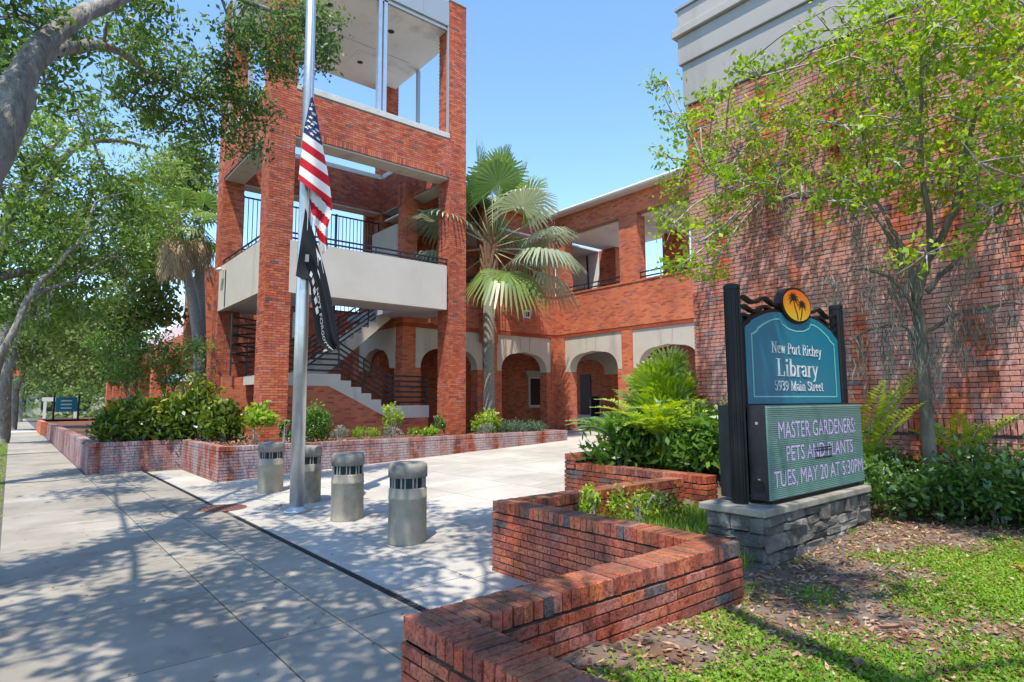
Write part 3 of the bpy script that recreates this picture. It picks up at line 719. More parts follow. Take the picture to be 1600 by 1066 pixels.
def gal_rail(parent,o,axis,u0,u1,c,z):
    b=MB()
    for dz in (.12,.30):
        p=[(u0,c,z+dz),(u1,c,z+dz)] if axis=='x' else [(c,u0,z+dz),(c,u1,z+dz)]
        b.tube([tuple(a-k for a,k in zip(v,o)) for v in p],.03,8)
    for i in range(4):
        u=u0+(u1-u0)*i/3; p=[(u,c,z),(u,c,z+.3)] if axis=='x' else [(c,u,z),(c,u,z+.3)]
        b.tube([tuple(a-k for a,k in zip(v,o)) for v in p],.02,6)
    return b.build('gallery_rail',RAIL,parent)
gal_rail(nw,ON,'x',11.0,13.8,NY+.15,6.26); gal_rail(nw,ON,'x',14.65,17.5,NY+.15,6.26)
rf=MB(); rf.prism([(11.5-14.5,-.25,9.66),(11.5-14.5,-.25,9.84),(11.5-14.5,3.6,10.3),(11.5-14.5,3.6,9.66)],(EX+.25-11.5,0,0)); rf.build('roof',ROOFW,nw)
# return wall with an arch, seen through the tower
arch_panel(nw,(10.42-14.5,NY,0),'y',19.1,22.0,19.5,21.6,2.95,3.0,3.75,4.398,.3)
nb((10.42,19.1,4.40),(10.9,22.0,6.2),'parapet_wall',FARB); nb((10.42,21.95,.3),(10.9,22.5,4.4),'pier',FARB)
nb((10.42,19.1,6.6),(10.6,21.0,8.2),'panel',STUC)
nb((5.6,23.9,0),(12.5,24.2,5.6),'back_wall',FARB)
# east wing, facing the street
ew=thing('library_east_wing','two-storey brick library wing beside the hall, open gallery with sky behind','building',(EX,14.5,0)); OE=(EX,14.5,0)
def eb(lo,hi,name,mat): return nb(lo,hi,name,mat,ew,OE)
YE=6.0
for y0,y1 in ((18.07,18.6),(14.46,14.98),(10.9,11.4)): eb((EX,y0,.3),(EX+.5,y1,4.40),'pier',FARB)
for y0,y1 in ((17.85,18.59),(14.2,15.22),(10.7,11.6)): eb((EX+.03,y0,.3),(EX+.47,y1,2.94),'pier',FARB)
eb((EX,YE,4.40),(EX+.5,18.598,4.55),'soldier_course',bpy.data.materials['soldier'])
eb((EX-.012,YE,4.55),(EX+.5,18.58,6.20),'parapet_wall',FARB); eb((EX-.04,YE,6.2),(EX+.52,18.55,6.26),'coping',FARB)
eb((EX-.014,YE,8.87),(EX+.5,18.57,9.67),'upper_beam',FARB)
for y0,y1 in ((18.0,18.55),(14.1,14.97),(10.6,11.3)): eb((EX,y0,6.26),(EX+.5,y1,8.87),'pier',FARB)
def ep2(u0,u1,a0,a1,x):
    o=arch_panel(ew,(0,14.5,0),'y',u0,u1,a0,a1,2.95,3.0,3.75,4.398,.42); o.location=(x-EX,0,0); return o
ep2(14.98,18.07,15.22,17.85,EX+.04); ep2(11.4,14.46,11.6,14.2,EX+.04)
ep2(17.2,21.79,18.7,21.5,EX+3.2); eb((EX+3.24,17.2,.3),(EX+3.6,18.69,2.94),'pier',FARB); eb((EX+3.2,14.9,.3),(EX+3.6,17.19,4.4),'pier',FARB) 
for y in (16.35,16.8,12.7,13.15):
    s=.05 if y in (16.8,13.15) else -.05
    MB().prism([(.032,y-14.5,3.80),(.032,y-14.5+.02,3.80),(.032,y-14.5+.02+s,4.35),(.032,y-14.5+s,4.35)],(.01,0,0)).build('panel_joint',TRIM,ew)
eb((EX+.5,YE,4.42),(EX+3.3,18.6,4.62),'gallery_slab',WHITE)
eb((EX+.3,YE,8.80),(EX+3.6,18.58,8.868),'ceiling',WHITE)
for y0,y1 in ((17.8,18.8),(14.2,15.2)): eb((EX+3.1,y0,4.62),(EX+3.6,y1,8.8),'pier',FARB)
eb((EX+3.2,18.81,4.63),(EX+3.3,21.75,8.79),'panel',WHITE)
MB().tube([(3.12,4.9,4.6),(3.12,5.1,8.7)],.05,6).build('brace',RAIL,ew)
eb((EX+3.2,YE,4.62),(EX+3.3,18.0,6.0),'rear_parapet',FARB)
gal_rail(ew,OE,'y',15.0,18.0,EX+.15,6.26); gal_rail(ew,OE,'y',11.3,14.1,EX+.15,6.26)
rf=MB(); rf.prism([(-.35,YE-14.5,9.67),(-.35,YE-14.5,9.84),(1.4,YE-14.5,10.25),(1.4,YE-14.5,9.67)],(0,18.9-YE,0)); rf.build('roof',ROOFW,ew)
gt=MB().tube([(-.40,YE-14.5,9.76),(-.40,18.9-14.5,9.76)],.07,8); gt.build('gutter',ROOFW,ew)
# passage behind the arch: steps, walls, dark doorway, bin
for i in range(3): eb((EX+3.7+.35*i,18.0,.5),((EX+4.05+.35*i) if i<2 else EX+9,24 if i<2 else 27.5,.65+.15*i),'step',CONC)
eb((26,22.0,.9),(26.3,27.5,4.3),'passage_wall',FARB); eb((EX+3.4,21.85,.9),(26,22.0,4.3),'passage_wall',FARB) if False else None
eb((25.94,24.1,.95),(25.99,24.95,3.3),'door',DOORB)
eb((EX+3.61,16,4.35),(26.6,28,4.45),'ceiling',WHITE); eb((EX+3.62,17.0,.9),(26,17.2,4.3),'passage_wall',FARB)
tag(MB().lathe([(.26,0),(.28,.85),(.29,.9),(.2,1.02),(.001,1.04)],(23.2,21.25,.95),20).build('litter_bin',BLACK),'black litter bin beside the steps under the arch','bin')
nc=thing('annex_building','orange brick annex with white fascia glimpsed through the arch by the palms','building',(27,11,0))
MB().box((0,-6,0),(3,7,4.4)).build('wall',FARB,nc); MB().box((-.3,-6.2,3.55),(-.002,7.2,3.95)).build('fascia',ROOFW,nc); MB().box((-.1,-6,1.0),(-.003,6,2.6)).build('window_band',GLASS,nc)

# ------------------------------------------------------------------ big brick hall on the right
HX=9.6; HY=6.26
hl=thing('library_hall','tall windowless brick hall with banded grey stucco cornice on the right','building',(HX,HY,0)); OH=(HX,HY,0)
def hb(lo,hi,name,mat): return nb(lo,hi,name,mat,hl,OH)
ZT=7.27
hb((HX+e,-9,0),(HX+9,HY-e,ZT+.02),'wall',MORT)
recs=[]; W=WTS['h']
L0=HY+3.2
clad(recs,(HX,HY,0),(0,-1,0),(-1,0,0),L0,.20,1.245,W,d=.012,ends=(1,0),rand=.004)
clad(recs,(HX,HY,0),(0,-1,0),(-1,0,0),L0,1.45,ZT,W,d=.030,ends=(1,0),rand=.004,phase=1)
u=0.03
while u<L0:
    recs.append((np.array([HX-.016,HY-u,1.345]),np.array([0,-1.,0]),.058,.05,.19,random.choices(range(5),[.2,.05,.3,.3,.15])[0])); u+=.069
clad(recs,(HX+.0,HY,0),(1,0,0),(0,1,0),1.2,.2,ZT,W,d=.012)
lay(recs,hl,PH,'h',300,OH)
for z0,z1,p in ((ZT+.02,8.11,.06),(8.112,8.66,.11),(8.662,8.82,.19),(8.822,9.22,.10)):
    o=hb((HX-p,-9,z0),(HX+9,HY+p,z1),'cornice_band',EIFS)
    bevel(o,.012,1)
hb((HX-.14,-9,9.222),(HX+9,HY+.14,9.27),'parapet_cap',TRIM)

# ------------------------------------------------------------------ wing far left behind the trees
fw=thing('street_wing','long single-storey brick wing with white metal roof behind the shrubs','building',(6.4,25,0)); OF=(6.4,25,0)
def fb(lo,hi,name,mat): return nb(lo,hi,name,mat,fw,OF)
fb((6.6,30.5,0),(12,64,5.0),'wall',FARB)
for i in range(8): fb((6.1,31+i*4.2,0),(6.6,31.7+i*4.2,5.0),'pilaster',FARB)
fb((6.05,30.5,4.1),(6.59,64,5.0),'beam',FARB)
MB().prism([(-.7,14,5.0),(-.7,14,5.2),(3.0,14,8.0),(6,14,8.0),(6,14,5.0)],(0,25.5,0)).build('roof',ROOFW,fw)
for i in range(7): fb((6.58,32.4+i*4.2,1.0),(6.605,34.4+i*4.2,2.8),'window',GLASS)
fb((5.75,26,0),(10.4,30,7.2),'stair_block',FARB); fb((5.0,26.2,2.6),(5.74,29,2.9),'canopy',ROOFW)
dp=MB().tube([(5.85,23.2,.4),(5.85,23.2,4.7)],.05,8); tag(dp.build('downpipe',BOOT),'slim brown downpipe standing between the tower columns','pipe')

# ------------------------------------------------------------------ bollards
def bollard():
    t=thing('bollard','','bollard',(0,0,0),'concrete light bollards across the plaza edge')
    MB().lathe([(.235,0),(.235,.005),(.232,.52),(.236,.525),(.236,.555),(.232,.56),(.232,.645),(.222,.66),(.001,.661)],n=40).build('body',BOLL,t,True)
    MB().lathe([(.205,.66),(.205,.78)],n=40).build('louvre_core',GRILL,t)
    for k in range(28):
        a=2*math.pi*k/28; b=MB(); c,s=math.cos(a),math.sin(a)
        p=[(c*.206-s*.009,s*.206+c*.009),(c*.222-s*.007,s*.222+c*.007),(c*.222+s*.007,s*.222-c*.007),(c*.206+s*.009,s*.206-c*.009)]
        b.prism([(x,y,.662) for x,y in p],(0,0,.117)); b.build('fin',FIN if k%3 else GRILL,t)
    MB().lathe([(.22,.78),(.240,.785),(.240,.90),(.232,.935),(.20,.957),(.10,.965),(.001,.967)],n=40).build('cap',BCAP,t,True)
    return t
b0=bollard()
bp=[((3.94,12.06,0),'farthest concrete light bollard, standing against the planter corner'),
    ((4.02,10.42,.01),'concrete light bollard half hidden behind the flagpole foot'),
    ((3.90,8.52,.01),'concrete light bollard just right of the flagpole, second nearest of the row'),
    ((3.84,6.66,.01),'nearest concrete light bollard, in the middle of the plaza')]
for i,(l,lb) in enumerate(bp):
    o=b0 if i==0 else copy_tree(b0,l,.3*i); o.location=l; o['label']=lb

# ------------------------------------------------------------------ flagpole and flags
FX,FY=3.57,9.66
fpz=thing('flagpole','tall aluminium flagpole with a round base plate among the bollards','flagpole',(FX,FY,0))
MB().tube([(0,0,.0),(0,0,3),(0,0,7),(0,0,11.5)],[.108,.106,.09,.06],20).build('pole',ALU,fpz,True)
MB().lathe([(.19,.0),(.19,.025),(.165,.045),(.13,.07),(.112,.09)],n=32).build('base_plate',ALU,fpz,True)
MB().box((-.02,-.15,4.0),(.03,-.105,4.12)).build('cleat',TRIM,fpz)
MB().tube([(.0,-.125,4.05),(.01,-.118,7),(.0,-.08,11)],.006,5).build('halyard',plain('rope',(.6,.6,.58),.8),fpz)
def cam_pt(px,py,y_plane):
    d=cr*((px-800)/938.78)+cu*(-(py-533)/938.78)+cf; t=y_plane/d.y; return Vector((0,0,H))+d*t
def drape(T,B,nu,nv,ypl,amp,ph,freq):
    """limp cloth between a top edge and a bottom edge, folds run along it"""
    def at(pl,u):
        k=u*(len(pl)-1); i=min(int(k),len(pl)-2); f=k-i
        p0=pl[max(i-1,0)];p1=pl[i];p2=pl[i+1];p3=pl[min(i+2,len(pl)-1)]
        return tuple(.5*((2*p1[j])+(-p0[j]+p2[j])*f+(2*p0[j]-5*p1[j]+4*p2[j]-p3[j])*f*f+(-p0[j]+3*p1[j]-3*p2[j]+p3[j])*f**3) for j in (0,1))
    def f(u,v,off=0):
        a=at(T,u); b=at(B,u)
        px=a[0]+(b[0]-a[0])*v; py=a[1]+(b[1]-a[1])*v
        d=amp*(.25+u)*math.sin(freq*v*math.pi*2+ph+2.2*u)+.5*amp*u*math.sin(11*v+5*u)
        p=cam_pt(px,py,ypl+d-off); return p
    return f
def cloth(name,f,nu,nv,facemat,mats):
    m=MB()
    g=[[f(i/nu,j/nv) for j in range(nv+1)] for i in range(nu+1)]
    m.v=[tuple(p) for r in g for p in r]
    for i in range(nu):
        for j in range(nv):
            a=i*(nv+1)+j; m.f.append((a,a+1,a+nv+2,a+nv+1)); m.m.append(facemat((i+.5)/nu,(j+.5)/nv))
    me=bpy.data.meshes.new(name); me.from_pydata(m.v,[],m.f)
    for k in mats: me.materials.append(k)
    me.polygons.foreach_set('material_index',m.m); me.polygons.foreach_set('use_smooth',[True]*len(m.f))
    return me
FR,FWt,FB=[plain('flag_'+n,c,.75,0,.2) for n,c in (('red',(.50,.012,.028)),('white',(.74,.74,.76)),('blue',(.020,.035,.13)))]
def edges(Lp,Rp,ypl,amp,ph,fr,fr2=0):
    def at(pl,k):
        k=min(max(k,0),1)*(len(pl)-1); i=min(int(k),len(pl)-2); f=k-i
        p0=pl[max(i-1,0)];p1=pl[i];p2=pl[i+1];p3=pl[min(i+2,len(pl)-1)]
        return tuple(.5*((2*p1[j])+(-p0[j]+p2[j])*f+(2*p0[j]-5*p1[j]+4*p2[j]-p3[j])*f*f+(-p0[j]+3*p1[j]-3*p2[j]+p3[j])*f**3) for j in (0,1))
    def f(u,v,off=0):
        a=at(Lp,v); b=at(Rp,v); e=math.sin(math.pi*min(max(u,0),1))
        d=amp*math.sin(fr*u*2*math.pi+ph+2.0*v+fr2*v)*(.35+.65*v)-.05*e
        return cam_pt(a[0]+(b[0]-a[0])*u,a[1]+(b[1]-a[1])*u,ypl+d-off)
    return f
fl=thing('national_flag','limp red white and blue striped flag with stars flying at half mast','flag',(FX,FY,6))
fu=edges([(486,152),(479,182),(474,207),(470,245),(466,281)],[(489,152),(497,190),(504,228),(513,275),(519,322)],FY-.13,.05,.4,.9)
def usf(u,v): return 2 if v<.5 else (1 if int((v-.5)*12.01)%2==0 else 0)
o=link('cloth',cloth('cloth',fu,26,48,usf,[FR,FWt,FB]),fl); o.location=(-FX,-FY,-6)
fu2=edges([(481,282),(484,312),(487,335),(491,352),(498,376),(504,397)],[(519,321),(518,334),(514,348),(511,362),(512,378),(513,388)],FY-.09,.05,1.9,1.1,3)
o=link('cloth',cloth('cloth',fu2,26,42,lambda u,v:(0 if int((v*5.2-.75*u+3.0))%2==0 else 1),[FR,FWt,FB]),fl); o.location=(-FX,-FY,-6)
sm=MB()
for (u,v) in ((.30,.15),(.68,.19),(.35,.24),(.72,.28),(.2,.30),(.50,.315),(.82,.36),(.30,.375),(.62,.40),(.12,.41),(.44,.45),(.80,.455),(.55,.10)):
    pts=[]
    for k in range(10):
        a=math.pi/2+k*math.pi/5; rr=(1 if k%2==0 else .42); wpx=max(6,30*v+4)
        pts.append(fu(u+rr*3.0*math.cos(a)/wpx,v-rr*.021*math.sin(a),.005))
    sm.poly([(p.x-FX,p.y-FY,p.z-6) for p in pts])
o=sm.build('stars',FWt,fl); o['kind']='stuff'
for v in (.02,.98):
    p=fu(0,v); MB().tube([(p.x-FX,p.y-FY,p.z-6),(p.x-FX+.03,.0-.09,p.z-6)],.012,6).build('clip',TRIM,fl)
# black remembrance flag below
pbT=[(477,325),(486,352),(500,395),(512,440),(522,490),(527,528),(528,540)]
pbB=[(462,431),(470,435),(483,440),(487,472),(491,508),(498,536),(518,551)]
fb_=drape(pbT,pbB,40,30,FY-.13,.055,1.4,1.3)
PB=plain('flag_black',(.012,.013,.017),.6,0,.35)
bf=thing('black_flag','limp black flag with white emblem and lettering hanging under the striped flag','flag',(FX,FY,5))
o=link('cloth',cloth('cloth',fb_,40,30,lambda u,v:0,[PB]),bf); o.location=(-FX,-FY,-5)
def onflag(pts): return [(p.x-FX,p.y-FY,p.z-5) for p in (fb_(min(max(u,0),1),min(max(v,0),1),.005) for u,v in pts)]
em=MB()
em.poly(onflag([(.28,.12),(.36,.02),(.44,.10),(.44,.36),(.38,.40),(.35,.26)]))
for k in range(5): em.poly(onflag([(.30+.065*k,.72+.0*k),(.345+.065*k,.70),(.35+.065*k,.82),(.305+.065*k,.86)]))
o=em.build('emblem',FWt,bf)
def text_mesh(txt,size=1,extr=0,align='LEFT',res=3):
    cu_=bpy.data.curves.new('t','FONT'); cu_.body=txt; cu_.size=size; cu_.extrude=extr; cu_.align_x=align; cu_.resolution_u=res
    ob=bpy.data.objects.new('t',cu_); col.objects.link(ob); dg=bpy.context.evaluated_depsgraph_get(); dg.update()
    me=bpy.data.meshes.new_from_object(ob.evaluated_get(dg)); bpy.data.objects.remove(ob); bpy.data.curves.remove(cu_); return me
me=text_mesh('NOT FORGOTTEN',1); 
wid=max(v.co.x for v in me.vertices)
for v in me.vertices:
    p=fb_(.46+.52*v.co.x/wid,.66-.17*v.co.y+.10*(v.co.x/wid),.006); v.co=(p.x-FX,p.y-FY,p.z-5)
me.materials.append(FWt); link('lettering',me,bf)

# ------------------------------------------------------------------ library sign on its stone plinth
pl=thing('stone_plinth','grey rough stone plinth with flat cast cap carrying the signs','plinth',(4.85,2.58,0)); OP=(4.85,2.58,0)
PX0,PX1,PY0,PY1=4.93,7.08,2.66,3.14
MB().box((PX0-OP[0]+.05,PY0-OP[1]+.05,.0),(PX1-OP[0]-.05,PY1-OP[1]-.05,.72)).build('core',surf('plinth_mortar',(.06,.06,.055),(.11,.105,.10),8,.95),pl)
def stone_mesh(sd,sub=2):
    rr=random.Random(sd); bm=bmesh.new(); bmesh.ops.create_cube(bm,size=1)
    bmesh.ops.bevel(bm,geom=bm.edges[:],offset=.12,segments=1,affect='EDGES')
    for v in bm.verts: v.co+=Vector((rr.uniform(-.06,.06),rr.uniform(-.22,.06) if v.co.y<0 else 0,rr.uniform(-.07,.07)))
    me=bpy.data.meshes.new('stone'); bm.to_mesh(me); bm.free(); me.materials.append(STONE); return me
SM=[stone_mesh(i) for i in range(9)]
def stones(P0,U,ang,L,z0,z1,rows_):
    hts=[random.uniform(.8,1.25) for _ in range(rows_)]; s=sum(hts); z=z0
    for h in hts:
        h=h/s*(z1-z0); u=-.03
        while u<L-.02:
            l=min(random.uniform(.16,.42),L+.03-u)
            if L+.03-(u+l)<.1: l=L+.03-u
            split=random.random()<.3 and h>.11
            for hh,zz in ([(h,z)] if not split else [(h*.45,z),(h*.55,z+h*.45)]):
                o=bpy.data.objects.new('stone',random.choice(SM)); col.objects.link(o); o.parent=pl
                o.location=Vector((P0[0]-OP[0],P0[1]-OP[1],zz+hh/2))+Vector(U)*(u+l/2); o.rotation_euler=(0,random.uniform(-.04,.04),ang); o.scale=(l*.985,.14+random.uniform(0,.035),hh*.97)
            u+=l
        z+=h
stones((PX0,PY0+.04,0),(1,0,0),0,PX1-PX0,.17,.725,4)
stones((PX0+.04,PY1,0),(0,-1,0),-math.pi/2,PY1-PY0,.17,.725,4)
stones((PX1-.04,PY0,0),(0,1,0),math.pi/2,PY1-PY0,.17,.725,4)
cp=MB().box((PX0-.07-OP[0],PY0-.07-OP[1],.725),(PX1+.06-OP[0],PY1+.08-OP[1],.79)); bevel(cp.build('cap',STCAP,pl),.012,2)
# LED message board (two cabinets back to back)
mb=thing('message_board','electronic message board with violet text on a green ribbed screen','message board',(5.1,2.66,.79)); OM=(5.1,2.66,.79)
SX0,SX1,SZ0,SZ1=5.11,7.15,.835,1.66
def mbx(lo,hi,name,mat): return MB().box(tuple(a-b for a,b in zip(lo,OM)),tuple(a-b for a,b in zip(hi,OM))).build(name,mat,mb)
bevel(mbx((SX0,2.675,SZ0-.01),(SX1,2.85,SZ1),'cabinet',CABI),.006,1); bevel(mbx((SX0,2.99,SZ0-.01),(SX1,3.14,SZ1),'cabinet',CABI),.006,1)
mbx((SX0+.1,2.70,.792),(SX1-.05,2.83,SZ0-.011),'foot',BLACK)
SCR,t,b=nodes('led_screen'); 
wv=N(t,'ShaderNodeTexWave',wave_type='BANDS',bands_direction='Z'); wv.inputs['Scale'].default_value=16; t.links.new(pos(t),wv.inputs['Vector'])
cc=ramp(t,wv.outputs['Fac'],[(.25,(.105,.20,.18)),(.75,(.18,.31,.28))])
cc=mixc(t,.25,cc,ramp(t,noise(t,pos(t,(1,1,.02)),6,2),[(.35,(.7,.7,.7)),(.65,(1.15,1.15,1.15))]),'MULTIPLY')
t.links.new(cc,b.inputs['Base Color']); b.inputs['Roughness'].default_value=.45; bump(t,b,wv.outputs['Fac'],.4,.004)
mbx((SX0+.004,2.660,SZ0),(SX1-.004,2.675,SZ1-.004),'screen',SCR)
nlv=46
lv=MB()
for k in range(nlv):
    z=SZ0+.01+(SZ1-SZ0-.02)*k/nlv; lv.box((SX0+.006-OM[0],-.0055,z-OM[2]),(SX1-.006-OM[0],-.0008,z+.0065-OM[2]))
lv.build('louvre',surf('led_louvre',(.14,.26,.235),(.20,.335,.305),3,.4),mb)['kind']='stuff'
def led(txt,x0,x1,z0,z1):
    me=text_mesh(txt,1,0); X=[v.co.x for v in me.vertices]; Y=[v.co.y for v in me.vertices if True]
    capm=.69; xa,xb=min(X),max(X)
    for v in me.vertices: v.co=((x0+(v.co.x-xa)/(xb-xa)*(x1-x0))-OM[0],-.0068,z0+v.co.y/capm*(z1-z0)-OM[2])
    me.materials.append(LEDT); link('screen_text',me,mb)
led('MASTER GARDENERS:',5.29,6.97,1.36,1.51); led('PETS AND PLANTS',5.42,6.88,1.155,1.29); led('TUES, MAY 20 AT 5:30PM',5.17,7.10,.94,1.08)
for z in (1.545-.31,1.52-.31,1.14): 
    mbx((5.98,2.6515,z),(6.36,2.6530,z+.012),'dead_row',GRILL)
for z in (1.0,1.5): MB().tube([tuple(a-b for a,b in zip((SX0-.002,2.76,z),OM)),tuple(a-b for a,b in zip((SX0+.004,2.76,z),OM))],.014,10).build('bolt',TRIM,mb)
MB().tube([tuple(a-b for a,b in zip((SX0-.004,2.765,.95),OM)),tuple(a-b for a,b in zip((SX0+.004,2.765,.95),OM))],.055,20).build('fan_grille',BLACK,mb)
# the sign above
sg=thing('library_sign','teal library sign with silver letters, orange palm emblem and black posts','sign',(6.2,2.92,.79)); OG=(6.2,2.92,.79)
def g_(x,z,y=2.92): return (x-OG[0],y-OG[1],z-OG[2])
for x,zt_ in ((5.07,2.77),(7.33,2.80)):
    p=MB()
    prof=[]
    n=24
    p.lathe([(.066,0),(.066,zt_-.79-.05),(.074,zt_-.79-.048),(.074,zt_-.79-.012),(.06,zt_-.79),(.001,zt_-.79)],(x-OG[0],0,0),24)
    po=p.build('post',BLACK,sg)
    fl_=MB()
    for k in range(12):
        a=2*math.pi*k/12; fl_.tube([(x-OG[0]+.066*math.cos(a),.066*math.sin(a),.02),(x-OG[0]+.066*math.cos(a),.066*math.sin(a),zt_-.85)],.008,5)
    fl_.build('flute',BLACK,po)
A0,A1,ZB0,ZSH=5.20,7.22,1.67,2.38; CX,CZ=6.22,2.68
def outline(ins):
    a0,a1=A0+ins*1.6,A1-ins*1.6; pts=[(a0,ZB0+ins),(a1,ZB0+ins),(a1,ZSH-ins*.8)]
    pts+=[(a1-.03,ZSH+.02-ins),(a1-.10,ZSH+.05-ins),(a1-.13,ZSH+.08-ins)]
    for k in range(1,6):
        f=k/5; pts.append((a1-.13+(CX+.34-(a1-.13))*f,ZSH+.08-ins+.12*math.sin(f*1.57)))
    dip=.0 if ins<.01 else .10
    for k in range(1,6):
        a=math.pi*k/6; pts.append((CX+.34*math.cos(a),ZSH+.20-ins-dip*math.sin(a)))
    for k in range(5,0,-1):
        f=k/5; pts.append((a0+.13+(CX-.34-(a0+.13))*f,ZSH+.08-ins+.12*math.sin(f*1.57)))
    pts+=[(a0+.13,ZSH+.08-ins),(a0+.10,ZSH+.05-ins),(a0+.03,ZSH+.02-ins),(a0,ZSH-ins*.8)]
    return pts
def shell(ins,y0,y1,name,mat): 
    return MB().prism([g_(x,z,y0) for x,z in outline(ins)],(0,y1-y0,0)).build(name,mat,sg)
shell(-.028,2.885,2.955,'frame',BLACK); shell(0,2.878,2.884,'panel',TEAL)
oi,oo=outline(.075),outline(.062); bd=MB()
for k in range(len(oi)):
    j=(k+1)%len(oi); bd.quad(g_(*oo[k],2.8755),g_(*oo[j],2.8755),g_(*oi[j],2.8755),g_(*oi[k],2.8755))
bd.build('border_line',AQUA,sg)
MB().box(g_(5.13,1.60,2.86),g_(7.27,1.64,2.98)).build('lower_rail',BLACK,sg)
# wave rails
for side in (-1,1):
    for k in range(3):
        pts=[]
        xa,xb=(5.12,CX-.27) if side<0 else (CX+.27,7.28)
        for i in range(25):
            f=i/24; x=xa+(xb-xa)*f; z=2.68-.085*k+.026*math.sin(f*12.5+(0 if side<0 else 2))
            edge=(1-f) if side<0 else f
            z-=.07*max(0,edge-.4)
            pts.append((x,z))
        b=MB()
        for (xa_,za_),(xb_,zb_) in zip(pts,pts[1:]):
            b.prism([g_(xa_,za_-.015,2.89),g_(xb_,zb_-.015,2.89),g_(xb_,zb_+.015,2.89),g_(xa_,za_+.015,2.89)],(0,.05,0))
        b.build('wave_rail',BLACK,sg)
def disc(rx,rz,y0,y1,name,mat):
    return MB().prism([g_(CX+rx*math.cos(2*math.pi*k/40),CZ+rz*math.sin(2*math.pi*k/40),y0) for k in range(40)],(0,y1-y0,0)).build(name,mat,sg)
disc(.335,.188,2.858,2.935,'emblem_rim',BLACK)
SUNM,t,b=nodes('emblem_orange'); gg=N(t,'ShaderNodeNewGeometry'); sp_=N(t,'ShaderNodeSeparateXYZ'); t.links.new(gg.outputs['Position'],sp_.inputs[0])
mr=N(t,'ShaderNodeMapRange'); mr.inputs[1].default_value=2.52; mr.inputs[2].default_value=2.84; t.links.new(sp_.outputs[2],mr.inputs[0])
t.links.new(ramp(t,mr.outputs[0],[(0,(.62,.42,.02)),(.5,(.66,.25,.01)),(1,(.62,.10,.01))]),b.inputs['Base Color']); b.inputs['Roughness'].default_value=.4
disc(.30,.163,2.850,2.8545,'emblem_face',SUNM)
for ox,oz,hs,bx_ in ((-.085,.055,1.0,-.005),(.10,.005,.8,.05)):
    p=MB(); y=2.8475
    tr=[(CX+bx_,CZ-.15),(CX+bx_+(ox-bx_)*.35+.015,CZ-.09),(CX+bx_+(ox-bx_)*.75+.01,CZ-.03),(CX+ox,CZ+oz)]
    for a,b2 in zip(tr,tr[1:]): p.poly([g_(a[0]-.011,a[1],y),g_(a[0]+.011,a[1],y),g_(b2[0]+.008,b2[1],y),g_(b2[0]-.008,b2[1],y)])
    yk=y; c=(CX+ox,CZ+oz)
    for k in range(9):
        a=R(-40+k*260/8); yk-=.00025; L_=.085*hs
        P_=[(c[0]+L_*1.55*f*math.cos(a),c[1]+L_*f*math.sin(a)+.030*hs*math.sin(f*2.2)-.035*hs*f*f) for f in (0,.35,.7,1)]
        w_=[.006,.012,.010,.001]
        nx_,nz_=-math.sin(a),math.cos(a)*.6
        for q0,q1,w0,w1 in zip(P_,P_[1:],w_,w_[1:]): p.poly([g_(q0[0]-nx_*w0,q0[1]-nz_*w0,yk),g_(q1[0]-nx_*w1,q1[1]-nz_*w1,yk),g_(q1[0]+nx_*w1,q1[1]+nz_*w1,yk),g_(q0[0]+nx_*w0,q0[1]+nz_*w0,yk)])
    p.build('palm_motif',BLACK,sg)
